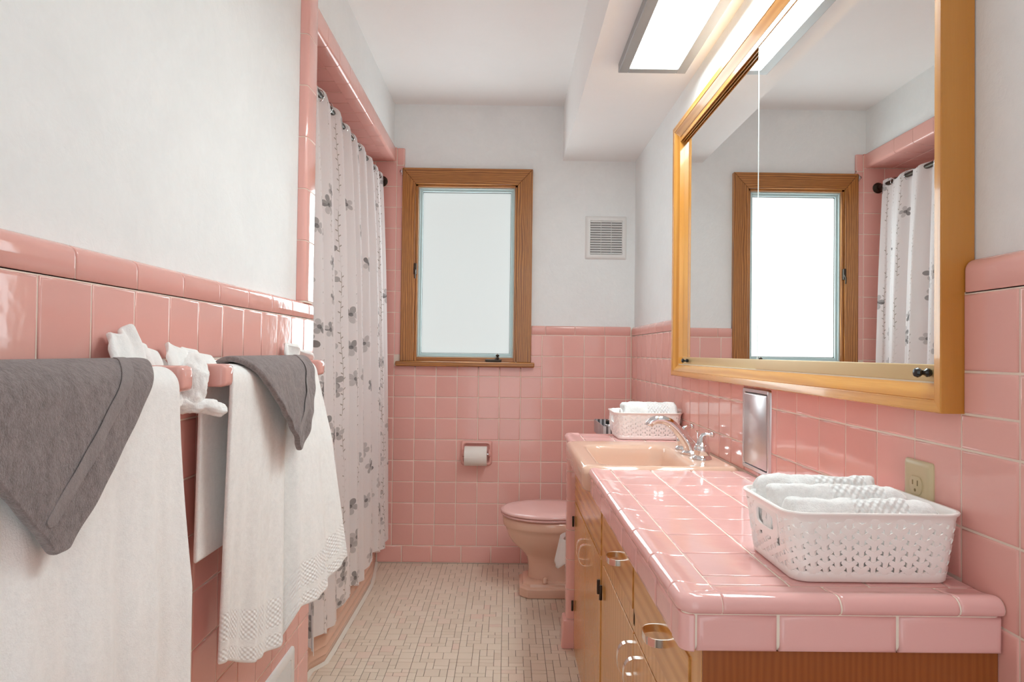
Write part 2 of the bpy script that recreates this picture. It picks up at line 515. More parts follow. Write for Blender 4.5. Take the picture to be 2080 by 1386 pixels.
def cap_tile(L, h=0.0475, t=0.024, r=0.016, mat=None, name='cap_tile'):
    mat = mat or M['tile']
    key = (round(L, 4), h, t, r, mat.name)
    if key not in CAPM:
        pr_ = cap_profile(h, t, r)
        e = 0.0014
        loops = []
        for (u, sh) in ((-L / 2, e), (-L / 2 + e, 0), (-L / 2 + 3 * e, 0), (L / 2 - 3 * e, 0), (L / 2 - e, 0), (L / 2, e)):
            loops.append([(u, v if v > 0.001 else v, max(-t, n_ - sh)) for v, n_ in pr_])
        CAPM[key] = mesh_of(name, MB().loft(loops), mat, ang=50)
    return CAPM[key]
def cap_row(fr, parent, d, joints, z, **kw):
    for a, b in zip(joints[:-1], joints[1:]):
        c = (a + b) / 2
        pos = {'L': (d, c, z), 'R': (d, c, z), 'B': (c, d, z)}[fr]
        place(cap_tile(abs(b - a) - 0.0022, **kw), 'cap_tile', fr, pos, parent, 0.0015)
ZC = ZB + 10 * T + 0.0012
js = [0.9225 + 0.154 * k for k in range(-6, 8)] + [2.0495]
cap_row('L', wall_left, XL, js, ZC)
gp = [(XL - 0.0016 + n_, ZC - 0.001 + v) for v, n_ in [(0, -0.024), (0, 0), (0.0315, 0), (0.040, -0.003), (0.0455, -0.010), (0.0465, -0.024)]]
obj('cap_grout', MB().prism([(a, b) for a, b in gp], 'Y', YREAR + 0.01, 2.047), M['grout'], wall_left)
# vertical bullnose strip at the tub opening
def vtrim(parent, z0, z1, y0, y1, mat, ins=0.0):
    r = 0.012
    p = [(XLP, y0 + ins)]
    for i in range(5):
        a = PI / 2 * i / 4
        p.append((XL - ins - r + r * math.sin(a), y0 + ins + r - r * math.cos(a)))
    for i in range(5):
        a = PI / 2 * i / 4
        p.append((XL - ins - r + r * math.cos(a), y1 - ins - r + r * math.sin(a)))
    p += [(-0.70, y1 - ins), (-0.70, y0 + 0.02), (XLP - 0.003, y0 + 0.02)]
    return MB().prism(p, 'Z', z0, z1)
zc = [ZC + 0.049, 1.415, 1.565, 1.715, 1.865, 2.015, 2.165]
for a, b in zip(zc[:-1], zc[1:]):
    obj('trim_tile', vtrim(wall_left, a + 0.0012, b - 0.0012, 1.953, 2.05, M['tile']), M['tile'], wall_left, bevel=0.0012, seg=1)
obj('trim_grout', vtrim(wall_left, ZC + 0.045, 2.166, 1.953, 2.05, M['grout'], 0.0015), M['grout'], wall_left)

# ---- header over the tub
mb = MB().box(-0.76, XLP, 2.03, YBP, 2.10, HC)
header = struct('wall_header', mb, M['wall'], 'plaster bulkhead with pink tiled edge over the tub opening', 'wall')
def htrim(y0, y1, ins=0.0):
    r = 0.013; zb, zt = 2.088 + ins, 2.166 - ins
    p = []
    for i in range(5):
        a = PI / 2 * i / 4
        p.append((XL - 0.012 - ins - r + r * math.cos(a), zt - r + r * math.sin(a)))
    p += [(XLP - 0.005, zt), (XLP - 0.04, zt - 0.02), (XLP - 0.04, zb)]
    for i in range(5):
        a = PI / 2 * i / 4
        p.append((XL - 0.012 - ins - r + r * math.sin(a), zb + r - r * math.cos(a)))
    return MB().prism(p, 'Y', y0, y1)
yy = [2.051 + 0.1525 * k for k in range(10)]
yy[-1] = YB - 0.002
for a, b in zip(yy[:-1], yy[1:]):
    obj('trim_tile', htrim(a + 0.0011, b - 0.0011), M['tile'], header, bevel=0.001, seg=1)
obj('trim_grout', htrim(2.045, YB, 0.0015), M['grout'], header)
# tub alcove ceiling and hidden walls
alc = struct('ceiling_alcove', MB().box(-1.45, XLP - 0.03, 1.98, YB + 0.01, 2.0915, 2.14), M['grout'], 'pink tiled ceiling of the tub alcove', 'ceiling')
for r_ in range(3):
    x1 = XL - 0.05 - T * r_ + 0.0; x0 = x1 - T
    for k in range(14):
        y0 = 2.051 + T * k
        tile_rect('C', alc, 2.090, y0, min(y0 + T, YB - 0.001), x0, x1, M['tile'])
struct('wall_alcove_left', MB().box(-1.45, -1.40, 1.95, YB + 0.02, 0, 2.10), M['tile'], 'pink wall at the far side of the tub', 'wall')
struct('wall_alcove_near', MB().box(-1.45, -0.70, 1.93, 2.03, 0, 2.10), M['tile'], 'pink wall at the foot of the tub', 'wall')

# ---- back wall (with window hole)
WX0, WX1, WZ0, WZ1 = -0.492, 0.041, 1.060, 1.972
mb = MB()
mb.box(-1.45, WX0 - 0.03, YBP, YBP + 0.14, 0, HC + 0.02).box(WX1 + 0.03, XRP + 0.1, YBP, YBP + 0.14, 0, HC + 0.02)
mb.box(WX0 - 0.03, WX1 + 0.03, YBP, YBP + 0.14, 0, WZ0 - 0.03).box(WX0 - 0.03, WX1 + 0.03, YBP, YBP + 0.14, WZ1 + 0.03, HC + 0.02)
wall_back = struct('wall_back', mb, M['wall'], 'plaster wall with the window above pink tile wainscot', 'wall')
mb = MB().box(-1.40, 0.655, YB + 0.0016, YBP + 0.001, 0, 1.015).box(0.118, 0.655, YB + 0.0016, YBP + 0.001, 1.015, 1.192)
mb.box(-1.40, -0.556, YB + 0.0016, YBP + 0.001, 1.015, 2.0905)
obj('grout_bed', mb, M['grout'], wall_back)
X0 = -0.5932
wl, wr, wbz = -0.560, 0.118, 1.022     # window casing outline
for k in range(-4, 12):
    x0, x1 = X0 + T * k, min(X0 + T * (k + 1), XR - 0.001)
    for m_ in range(0, 18):
        z0, z1 = ZB + T * m_, ZB + T * (m_ + 1)
        if k >= 0 and m_ >= 10: break
        if m_ == 17 and k < 0: z1 = 2.089
        if k >= 0 and z1 > wbz:
            if x1 > wl and x0 < wr:                       # meets the window
                if z0 < wbz:
                    tile_rect('B', wall_back, YB, x0, x1, z0, wbz, M['tile'])
                if x0 < wr < x1:
                    tile_rect('B', wall_back, YB, wr, x1, max(z0, wbz), z1, M['tile'])
                continue
        tile_rect('B', wall_back, YB, x0, x1, z0, z1, M['tile'])
bj = [-1.0, -0.848, -0.694, -0.54, -0.386, -0.232, -0.077, 0.078, 0.232, 0.387, 0.541, XR - 0.001]
for a, b in zip(bj[:-1], bj[1:]):
    tile_rect('B', wall_back, YB - 0.001, a, b, 0.002, ZB, M['tile'], name='base_tile', r=0.004)
cap_row('B', wall_back, YB, [0.120, 0.1945, 0.3485, 0.5025, XR - 0.004], ZC, t=0.0148, r=0.010)
obj('cap_grout', MB().box(0.119, XR, YB + 0.003, YBP + 0.001, ZC, ZC + 0.044), M['grout'], wall_back)
# upright bullnose column between alcove and window
def bcol(z0, z1, top=False):
    x0, x1 = X0 + 0.0012, -0.5525
    r = 0.010
    p = [(x0, YB), (x1 - r, YB)]
    for i in range(1, 5):
        a = PI / 2 * i / 4
        p.append((x1 - r + r * math.sin(a), YB + r - r * math.cos(a)))
    p += [(x1, YBP + 0.001), (x0, YBP + 0.001)]
    return MB().prism(p, 'Z', z0, z1)
zz = [1.0798 + T * k for k in range(10)] + [2.163]
for i, (a, b) in enumerate(zip(zz[:-1], zz[1:])):
    obj('trim_tile', bcol(a + 0.0012, b - 0.0012), M['tile'], wall_back, bevel=0.0012 if i < 9 else 0.005, seg=2)
obj('trim_grout', MB().box(X0 - 0.001, -0.556, YB + 0.002, YBP + 0.001, 1.07, 2.155), M['grout'], wall_back)
obj('trim_tile', MB().prism([(XLP - 0.03, 2.0895), (X0 - 0.001, 2.0895), (X0 - 0.001, 2.1635), (XLP - 0.03, 2.1635)], 'Y', YB + 0.0005, YBP), M['tile'], wall_back)

# ---- right wall
MY0, MY1, MZ0, MZ1 = 0.955, 2.540, 1.020, 1.945       # mirror cabinet frame, outer
mb = MB().box(XRP, XRP + 0.12, YREAR, YBP + 0.05, 0, HC)
wall_right = struct('wall_right', mb, M['wall'], 'plaster wall behind the mirror with pink tile below it', 'wall')
mb = MB().box(XR + 0.0016, XRP + 0.002, YREAR + 0.01, YBP, 0, MZ0 + 0.01)
mb.box(XR + 0.0016, XRP + 0.002, YREAR + 0.01, MY0 + 0.01, MZ0 + 0.01, 1.192).box(XR + 0.0016, XRP + 0.002, MY1 - 0.01, YBP, MZ0 + 0.01, 1.192)
obj('grout_bed', mb, M['grout'], wall_right)
YR0 = 1.5108
for k in range(-19, 19):
    y1, y0 = YR0 - T * k, YR0 - T * (k + 1)
    if y0 > YB: continue
    y1 = min(y1, YB - 0.001)
    for m_ in range(-1, 10):
        z0, z1 = (ZB + T * m_, ZB + T * (m_ + 1)) if m_ >= 0 else (0.002, ZB)
        if y0 < -0.3: continue
        if 0.93 < (y0 + y1) / 2 < 2.60 and z1 < ZT - 0.02: continue          # behind the vanity
        if 0.93 < (y0 + y1) / 2 < 2.66 and z0 < ZT: z0 = ZT + 0.001
        a, b = y0, y1
        if z1 > MZ0 + 0.012:                                                   # around the mirror frame
            if MY0 <= a and b <= MY1:
                if z0 < MZ0: tile_rect('R', wall_right, XR, a, b, z0, z1 if z1 < MZ0 + 0.012 else MZ0 + 0.012, M['tile'])
                continue
            if a < MY0 < b:
                if z0 < MZ0: tile_rect('R', wall_right, XR, a, b, z0, min(z1, MZ0), M['tile']); z0 = MZ0
                tile_rect('R', wall_right, XR, a, MY0 + 0.001, z0, z1, M['tile']); continue
            if a < MY1 < b:
                if z0 < MZ0: tile_rect('R', wall_right, XR, a, b, z0, min(z1, MZ0), M['tile']); z0 = MZ0
                tile_rect('R', wall_right, XR, MY1 - 0.001, b, z0, z1, M['tile']); continue
        tile_rect('R', wall_right, XR, a, b, z0, z1, M['tile'])
cap_row('R', wall_right, XR, [MY0 - 0.001 - 0.154 * k for k in range(0, 8)][::-1], ZC, t=0.0168, r=0.0165)
cap_row('R', wall_right, XR, [MY1 + 0.001, 2.66, 2.814, 2.968, 3.122, 3.276, 3.43, YB - 0.004], ZC, t=0.0168, r=0.0165)
for a, b in ((YREAR + 0.01, MY0 - 0.002), (MY1 + 0.002, YBP)):
    gp = [(XR + 0.0016 - n_, ZC - 0.001 + v) for v, n_ in [(0, -0.0155), (0, 0), (0.029, 0), (0.038, -0.004), (0.0455, -0.011), (0.046, -0.0155)]]
    obj('cap_grout', MB().prism(gp, 'Y', a, b), M['grout'], wall_right)

# ---- ceiling, soffit, floor, rear wall with door opening
struct('ceiling', MB().box(-1.5, XRP + 0.12, YREAR, YBP + 0.14, HC, HC + 0.1), M['ceil'], 'smooth off white ceiling', 'ceiling')
struct('ceiling_soffit', MB().box(0.278, XRP, YREAR, YBP, 2.110, HC), M['ceil'], 'boxed soffit along the mirror wall carrying the ceiling light', 'soffit')
floor = struct('floor', MB().box(-1.5, 0.8, YREAR - 0.1, YBP + 0.1, -0.06, -0.0016), M['floorgrout'], 'small beige and pinkish mosaic tile floor with dark grout', 'floor')
mb = MB().box(-0.76, -0.46, YREAR - 0.1, YREAR, 0, HC).box(0.50, XRP + 0.12, YREAR - 0.1, YREAR, 0, HC).box(-0.46, 0.50, YREAR - 0.1, YREAR, 2.10, HC)
struct('wall_rear', mb, M['wall'], 'plaster wall with the open doorway behind the photographer', 'wall')

# mosaic: units of 26 mm in sheets six units wide, made of 1x1, 1x2 and 2x1 pieces
U = 0.0262
def sheet(seed, W=6, H=12):
    """random tiling by 2x2, 2x1, 1x2 and 1x1 pieces, the one of many tries with the fewest long straight joints"""
    best = None
    for tr in range(160):
        rnd = random.Random(seed * 1000 + tr)
        own = [[-1] * W for _ in range(H)]; out = []
        for j in range(H):
            for i in range(W):
                if own[j][i] >= 0: continue
                free = i + 1 < W and own[j][i + 1] < 0
                opts = ['s'] * 2 + (['h'] * 4 if free else []) + (['v'] * 4 if j + 1 < H else []) + (['b'] * 5 if free and j + 1 < H else [])
                w, h = {'h': (2, 1), 'v': (1, 2), 's': (1, 1), 'b': (2, 2)}[rnd.choice(opts)]
                for b in range(h):
                    for a in range(w): own[j + b][i + a] = len(out)
                out.append((i, j, w, h))
        sc_ = 0
        for x in range(1, W):
            run = 0
            for j in range(H):
                run = run + 1 if own[j][x - 1] != own[j][x] else 0
                sc_ += run * run
        for j in range(1, H):
            run = 0
            for x in range(W):
                run = run + 1 if own[j - 1][x] != own[j][x] else 0
                sc_ += run * run
        if best is None or sc_ < best[0]: best = (sc_, out)
    return best[1]
SH = [sheet(k) for k in (3, 11, 19)]
pieces = []
fx0 = -0.64 - 6 * U
for sy in range(-6, 5):
    for sx in range(0, 10):
        for (i, j, w, h) in SH[(sx + sy) % 3]:
            x0 = fx0 + (sx * 6 + i) * U; y0 = 2.13 + (sy * 12 + j - (sx % 2) * 3) * U
            xm = 0.268 if y0 < 2.60 else 0.642
            if y0 > YB - 0.004 or x0 > xm - 0.006: continue
            pieces.append((x0, min(x0 + w * U, xm), y0, min(y0 + h * U, YB - 0.001)))
def vis(p):
    x, y = (p[0] + p[1]) / 2, (p[2] + p[3]) / 2
    return y > 2.24 and -0.64 < x < 0.27
near = sorted([p for p in pieces if vis(p)], key=lambda p: (p[2] + p[3]) / 2)
ind = set(near[:300])
for p in near[:300]:
    tile_rect('F', floor, 0.0, p[0], p[1], p[2], p[3], M['mosaic'], gap=0.0016, t=0.003, r=0.0008, name='mosaic_tile', jit=0.0015)
mb = MB(); tones = []
for p in pieces:
    if p in ind: continue
    g = 0.0007
    x0, x1, y0, y1 = p[0] + g, p[1] - g, p[2] + g, p[3] - g
    if x1 - x0 < 0.003 or y1 - y0 < 0.003: continue
    e = 0.0008
    mb.add([(x0, y0, -0.003), (x1, y0, -0.003), (x1, y1, -0.003), (x0, y1, -0.003), (x0, y0, -e), (x1, y0, -e), (x1, y1, -e), (x0, y1, -e),
            (x0 + e, y0 + e, 0), (x1 - e, y0 + e, 0), (x1 - e, y1 - e, 0), (x0 + e, y1 - e, 0)],
           [(0, 1, 5, 4), (1, 2, 6, 5), (2, 3, 7, 6), (3, 0, 4, 7), (4, 5, 9, 8), (5, 6, 10, 9), (6, 7, 11, 10), (7, 4, 8, 11), (8, 9, 10, 11)])
    tones += [random.random()] * 12
fm = obj('mosaic_field', mb, M['mosaic'], floor, smooth=False)
fm['kind'] = 'stuff'
at = fm.data.attributes.new('tone', 'FLOAT', 'POINT')
at.data.foreach_set('value', tones)

# ---- pony wall at the end of the vanity
def rounded_x(x0, x1, y0, y1, r, z0, z1):
    p = []
    for i in range(6):
        a = PI / 2 * i / 5
        p.append((x0 + r - r * math.cos(a), y0 + r - r * math.sin(a)))
    p += [(x1, y0), (x1, y1)]
    for i in range(6):
        a = PI / 2 * i / 5
        p.append((x0 + r - r * math.sin(a), y1 - r + r * math.cos(a)))
    return MB().prism(p, 'Z', z0, z1)
pony = struct('wall_partition', rounded_x(0.2295, 0.642, 2.548, 2.618, 0.016, 0, 0.714), M['grout'], 'low pink tiled partition between vanity and toilet', 'partition')
z = 0.105
zs = [0.105 + 0.110 * k for k in range(6)] + [0.714]
for a, b in zip(zs[:-1], zs[1:]):
    obj('trim_tile', rounded_x(0.228, 0.642, 2.546, 2.620, 0.017, a + 0.0012, b - 0.0012), M['tile'], pony, bevel=0.001, seg=1)
mb = MB()
lp = []
for (ex, zz_) in ((0.016, 0.001), (0.017, 0.012), (0.012, 0.090), (0.009, 0.101), (0.003, 0.1038)):
    q = []
    x0, x1, y0, y1, r = 0.228 - ex, 0.642, 2.546 - ex * 0.6, 2.620 + ex * 0.6, 0.010
    for i in range(6):
        a = PI / 2 * i / 5
        q.append((x0 + r - r * math.cos(a), y0 + r - r * math.sin(a), zz_))
    q += [(x1, y0, zz_), (x1, y1, zz_)]
    for i in range(6):
        a = PI / 2 * i / 5
        q.append((x0 + r - r * math.sin(a), y1 - r + r * math.cos(a), zz_))
    lp.append(q)
obj('base_tile', MB().loft(lp), M['tile'], pony)

# ------------------------------------------------------------------ window
win = thing('window_1', 'oak framed casement window with frosted pane in the back wall', 'window', (-0.222, YB, 1.02), kind='structure')
yf, yi = YB - 0.012, YB + 0.045
def casing(poly, y0, y1, mat, nm='casing'):
    return obj(nm, MB().prism(poly, 'Y', y0, y1), mat, win, bevel=0.003, seg=2)
ox0, ox1, oz0, oz1 = -0.562, 0.119, 1.046, 2.056
ix0, ix1, iz1 = -0.492, 0.041, 1.972
casing([(ox0, oz0), (ix0, oz0), (ix0, iz1), (ox0, oz1)], yf, YBP + 0.01, M['oak_v'])
casing([(ix1, oz0), (ox1, oz0), (ox1, oz1), (ix1, iz1)], yf, YBP + 0.01, M['oak_v'])
casing([(ix0, iz1), (ix1, iz1), (ox1, oz1), (ox0, oz1)], yf, YBP + 0.01, M['oak_h'])
# inner stop steps
for (x0, x1) in ((ix0, ix0 + 0.014), (ix1 - 0.014, ix1)):
    obj('stop', MB().box(x0, x1, yf + 0.012, YBP + 0.10, 1.046, iz1), M['oak_v'], win, bevel=0.002)
obj('stop', MB().box(ix0, ix1, yf + 0.012, YBP + 0.10, iz1 - 0.012, iz1), M['oak_h'], win, bevel=0.002)
obj('stop', MB().box(ix0, ix1, yf + 0.020, YBP + 0.10, 1.046, 1.068), M['oak_h'], win, bevel=0.002)
obj('sill', MB().box(-0.583, 0.137, YB - 0.034, YBP + 0.02, 1.021, 1.046), M['oak_h'], win, bevel=0.006, seg=3)
sx0, sx1, sz0, sz1 = ix0 + 0.013, ix1 - 0.013, 1.068, iz1 - 0.011
def ring(mb, x0, x1, z0, z1, w, y0, y1):
    mb.box(x0, x0 + w, y0, y1, z0, z1).box(x1 - w, x1, y0, y1, z0, z1).box(x0 + w, x1 - w, y0, y1, z1 - w, z1).box(x0 + w, x1 - w, y0, y1, z0, z0 + w)
    return mb
obj('sash', ring(MB(), sx0, sx1, sz0, sz1, 0.009, YBP + 0.000, YBP + 0.05), M['sash'], win, bevel=0.0015)
obj('sash', ring(MB(), sx0 + 0.009, sx1 - 0.009, sz0 + 0.009, sz1 - 0.009, 0.012, YBP + 0.012, YBP + 0.05), M['sash'], win, bevel=0.0015)
obj('glazing_gasket', ring(MB(), sx0 + 0.021, sx1 - 0.021, sz0 + 0.021, sz1 - 0.021, 0.002, YBP + 0.022, YBP + 0.05), M['bronze'], win)
obj('pane', MB().box(sx0 + 0.020, sx1 - 0.020, YBP + 0.030, YBP + 0.036, sz0 + 0.020, sz1 - 0.020), M['pane'], win)
cr = obj('crank', MB().box(-0.118, -0.034, YB - 0.018, YB + 0.02, 1.0465, 1.060), M['bronze'], win, bevel=0.004)
obj('crank_handle', MB().lathe([(0.006, 0), (0.008, 0.004), (0.008, 0.012), (0.005, 0.016), (0.009, 0.020), (0.009, 0.027), (0.004, 0.031)], 12, (-0.055, YB - 0.006, 1.058)).box(-0.068, -0.046, YB - 0.012, YB, 1.060, 1.066), M['bronze'], cr)
lt = obj('latch', MB().box(ix0 - 0.004, ix0 + 0.010, yf - 0.006, yf + 0.02, 1.498, 1.556), M['bronze'], win, bevel=0.003)
obj('latch_lever', MB().tube([(ix0 + 0.004, yf - 0.006, 1.52), (ix0 + 0.006, yf - 0.020, 1.505), (ix0 + 0.006, yf - 0.018, 1.475)], [0.005, 0.004, 0.004], 8), M['bronze'], lt)

hk = thing('frame_bracket', 'tiny chrome bracket on the upper corner of the oak window frame', 'bracket', (-0.563, YB - 0.006, 2.020))
obj('plate', MB().box(-0.5655, -0.5625, YB - 0.012, YB - 0.001, 2.016, 2.050), M['chrome'], hk, bevel=0.001)
obj('socket', MB().lathe([(0.010, 0.0), (0.010, -0.006), (0.007, -0.010), (0.003, -0.010)], 14, (-0.5655, YB - 0.0085, 2.036), 'X'), M['chrome'], hk)

# ------------------------------------------------------------------ vent grille
vent = thing('vent_grille', 'square white exhaust vent grille on the plaster beside the window', 'vent', (0.507, YBP, 1.592))
vx, vz, vh, vw = 0.5065, 1.7055, 0.114, 0.109
prof = [(0, 0.0), (0.004, 0.010), (0.010, 0.014), (0.024, 0.014), (0.026, 0.010), (0.026, 0.002)]
lp = []
for ins, pr_ in prof:
    lp.append([(x, YBP - pr_, z_) for x, z_ in rrect(vx, vz, vw - ins, vh - ins, 0.006 if ins < 0.02 else 0.002, 3)])
obj('frame', MB().loft(lp, False, False), M['white_pl'], vent)
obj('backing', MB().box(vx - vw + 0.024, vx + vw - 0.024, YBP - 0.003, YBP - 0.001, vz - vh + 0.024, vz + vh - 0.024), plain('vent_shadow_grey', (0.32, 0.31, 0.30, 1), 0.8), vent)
for i in range(14):
    zz_ = vz - vh + 0.032 + i * (2 * vh - 0.062) / 13
    obj('louvre', MB().prism([(YBP - 0.013, zz_ - 0.0045), (YBP - 0.0115, zz_ - 0.0050), (YBP - 0.004, zz_ + 0.0035), (YBP - 0.0055, zz_ + 0.0045)], 'X', vx - vw + 0.026, vx + vw - 0.026), M['white_pl'], vent)
for xx in (-0.027, 0.027):
    obj('rib', MB().box(vx + xx - 0.001, vx + xx + 0.001, YBP - 0.0115, YBP - 0.003, vz - vh + 0.027, vz + vh - 0.027), M['white_pl'], vent)

# ------------------------------------------------------------------ toilet paper holder and roll
tp = thing('paper_holder', 'recessed pink ceramic toilet paper holder on the back wall', 'paper holder', (-0.1575, YB, 0.511))
lp = []
for ins, pr_ in ((0, 0.0), (0.001, 0.010), (0.006, 0.018), (0.012, 0.019), (0.017, 0.012), (0.019, -0.0004)):
    lp.append([(x, YB - pr_, z_) for x, z_ in rrect(-0.1575, 0.574, 0.081 - ins, 0.064 - ins, 0.014, 5)])
obj('body', MB().loft(lp, False, True), M['tile'], tp)
for s in (-1, 1):
    obj('post', MB().prism([(YB - 0.001, 0.548), (YB - 0.001, 0.600), (YB - 0.040, 0.585), (YB - 0.046, 0.574), (YB - 0.040, 0.562)], 'X', -0.1575 + s * 0.068 - 0.006, -0.1575 + s * 0.068 + 0.006), M['tile'], tp, bevel=0.004)
obj('spindle', MB().lathe([(0.006, -0.066), (0.006, 0.066)], 10, (-0.1575, YB - 0.036, 0.572), 'X'), M['chrome'], tp)
rl = MB().lathe([(0.021, -0.057), (0.0485, -0.057), (0.0495, -0.0555), (0.0495, 0.0555), (0.0485, 0.057), (0.021, 0.057)], 32, (-0.1595, YB - 0.0525, 0.565), 'X')
rl.box(-0.2165, -0.1025, YB - 0.1022, YB - 0.1012, 0.560, 0.566)
tag(obj('toilet_paper_roll', rl, M['paper'], loc=(-0.1595, YB - 0.052, 0.52)), 'white toilet paper roll on the pink ceramic wall holder', 'toilet paper')

# ------------------------------------------------------------------ ceiling light
lf = thing('ceiling_light', 'long rectangular ceiling light with grey metal frame on the soffit', 'light', (0.488, 1.75, 2.11))
lx0, lx1, ly0, ly1 = 0.372, 0.606, 1.13, 2.350
mb = MB()
w = 0.034
for (x0, x1, y0, y1) in ((lx0, lx0 + w, ly0, ly1), (lx1 - w, lx1, ly0, ly1), (lx0 + w, lx1 - w, ly0, ly0 + w), (lx0 + w, lx1 - w, ly1 - w, ly1)):
    mb.box(x0, x1, y0, y1, 2.078, 2.1095)
obj('frame', mb, M['alu'], lf, bevel=0.002)
obj('lens', MB().box(lx0 + w - 0.002, lx1 - w + 0.002, ly0 + w - 0.002, ly1 - w + 0.002, 2.084, 2.090), M['lens'], lf)

# ------------------------------------------------------------------ mirror cabinet
mir = thing('mirror_cabinet', 'wide sliding mirror cabinet in an orange brown wooden frame', 'mirror', (0.65, (MY0 + MY1) / 2, MZ0))
FPRO = [(0.0, 0.6585), (0.0, 0.612), (0.0015, 0.6105), (0.017, 0.6120), (0.0178, 0.6140), (0.0190, 0.6138), (0.0385, 0.6265), (0.041, 0.6285), (0.041, 0.6585)]
CORN = [((MY0, MZ0), (1, 1)), ((MY1, MZ0), (-1, 1)), ((MY1, MZ1), (-1, -1)), ((MY0, MZ1), (1, -1))]
def corner_loop(c, shrink=0.0):
    (y, z), (sy, sz) = c
    return [(x, y + sy * s, z + sz * s) for s, x in FPRO]
for i in range(4):
    a, b = CORN[i], CORN[(i + 1) % 4]
    obj('rail' if i % 2 == 0 else 'stile', MB().loft([corner_loop(a), corner_loop(b)]), M['maple_y'] if i % 2 == 0 else M['maple_z'], mir, ang=20)
iy0, iy1, iz0, iz1_ = MY0 + 0.041, MY1 - 0.041, MZ0 + 0.041, MZ1 - 0.041
for i, xx in enumerate((0.6290, 0.6385, 0.6510)):
    obj('top_track', MB().box(xx, xx + 0.0026, iy0, iy1, iz1_ - 0.016, iz1_ + 0.001), M['maple_y'], mir)
obj('top_track', MB().box(0.629, 0.657, iy0, iy1, iz1_ - 0.001, iz1_ + 0.003), M['endwood'], mir)
obj('bottom_track', MB().box(0.6285, 0.657, iy0, iy1, iz0 - 0.001, iz0 + 0.0025), plain('pale_track', (0.68, 0.57, 0.42, 1), 0.4), mir)
obj('cabinet_back', MB().box(0.6565, 0.6595, iy0 - 0.01, iy1 + 0.01, iz0 - 0.01, iz1_ + 0.01), M['endwood'], mir)
mn = obj('mirror_panel', MB().box(0.6315, 0.6355, iy0 + 0.001, 1.716, 1.088, iz1_ - 0.006), M['mirror'], mir, smooth=False)
mfar = obj('mirror_panel', MB().box(0.6445, 0.6485, 1.60, iy1 - 0.001, 1.087, iz1_ - 0.006), M['mirror'], mir, smooth=False)
obj('glass_edge', MB().box(0.6309, 0.6357, 1.7155, 1.7185, 1.088, iz1_ - 0.006), M['glassedge'], mn)
for pn, x0, a, b, ky in ((mn, 0.6290, iy0 + 0.001, 1.722, 1.007), (mfar, 0.6420, 1.60, iy1 - 0.001, 2.415)):
    obj('bottom_channel', MB().box(x0, x0 + 0.0085, a, b, 1.0632, 1.0890), M['tan'], pn, bevel=0.0015)
    obj('knob', MB().lathe([(0.0045, 0.0), (0.0062, -0.002), (0.0066, -0.006), (0.004, -0.009), (0.0035, -0.013), (0.0065, -0.0165), (0.0075, -0.020), (0.0060, -0.0235), (0.001, -0.0245)], 16, (x0, ky, 1.0765), 'X'), M['black'], pn)

# ------------------------------------------------------------------ vanity cabinet
van = thing('vanity_cabinet', 'long light brown wooden vanity cabinet with doors, drawers and looped metal pulls', 'cabinet', (0.45, 1.72, 0))
VX = 0.257
VY0, VY1 = 0.889, 2.544
mb = MB()
for (y0, y1, z0, z1) in ((VY0, 0.940, 0, 0.714), (1.350, 1.3625, 0.56, 0.714), (1.780, 1.822, 0, 0.714), (2.524, VY1, 0, 0.714),
                         (0.94, 2.524, 0, 0.035), (0.94, 1.78, 0.548, 0.590), (1.822, 2.524, 0.548, 0.570), (0.94, 1.78, 0.678, 0.714)):
    mb.box(VX, VX + 0.018, y0, y1, z0, z1)
obj('face_frame', mb, M['birch_z'], van)
obj('end_panel', MB().box(VX + 0.0005, 0.642, VY0 - 0.003, VY0 + 0.012, 0, 0.715), M['endwood'], van)
obj('carcass', MB().box(VX + 0.018, 0.642, VY0 + 0.02, 2.53, 0.04, 0.060).box(VX + 0.03, VX + 0.034, VY0 + 0.02, 2.53, 0.06, 0.66), M['endwood'], van)
def panel(nm, y0, y1, z0, z1, mat, proud=0.0025):
    return obj(nm, MB().box(VX - proud, VX + 0.012, y0, y1, z0, z1), mat, van, bevel=0.0012, seg=2)
def loop_pull(par, yc, zc, vertical):
    """half ring of flat metal strap standing off the front"""
    n = 20; lo = []
    for i in range(n + 1):
        a = PI * i / n
        s = math.cos(a); o_ = math.sin(a)
        q = []
        for rr_ in (1.0, 0.93):
            hw = 0.034 * rr_ * (1 if s >= 0 else 1)
            for d in (-0.0065, 0.0065):
                ss = math.copysign(abs(s) ** 0.75, s) * hw; x = VX - 0.0025 - 0.026 * rr_ * (o_ ** 0.8) - (0.0 if rr_ == 1 else 0.0)
                q.append((x, yc + ss, zc + d) if not vertical else (x, yc + d, zc + ss))
        lo.append([q[0], q[1], q[3], q[2]])
    return obj('pull', MB().loft(lo), M['pull'], par, ang=45)
dA1 = panel('door', 2.182, 2.520, 0.032, 0.546, M['birch_z'])
dA2 = panel('door', 1.826, 2.178, 0.032, 0.546, M['birch_z'])
dB1 = panel('door', 1.354, 1.776, 0.032, 0.546, M['birch_z'])
dB2 = panel('door', 0.944, 1.350, 0.032, 0.546, M['birch_z'])
loop_pull(dA1, 2.212, 0.464, True); loop_pull(dA2, 2.146, 0.464, True)
loop_pull(dB1, 1.388, 0.480, True); loop_pull(dB2, 1.316, 0.480, True)
d1 = panel('drawer', 1.366, 1.776, 0.588, 0.681, M['birch_y'])
d2 = panel('drawer', 0.944, 1.346, 0.588, 0.681, M['birch_y'])
loop_pull(d1, 1.545, 0.634, False); loop_pull(d2, 1.128, 0.634, False)
panel('false_front', 1.826, 2.520, 0.556, 0.712, M['birch_y'])
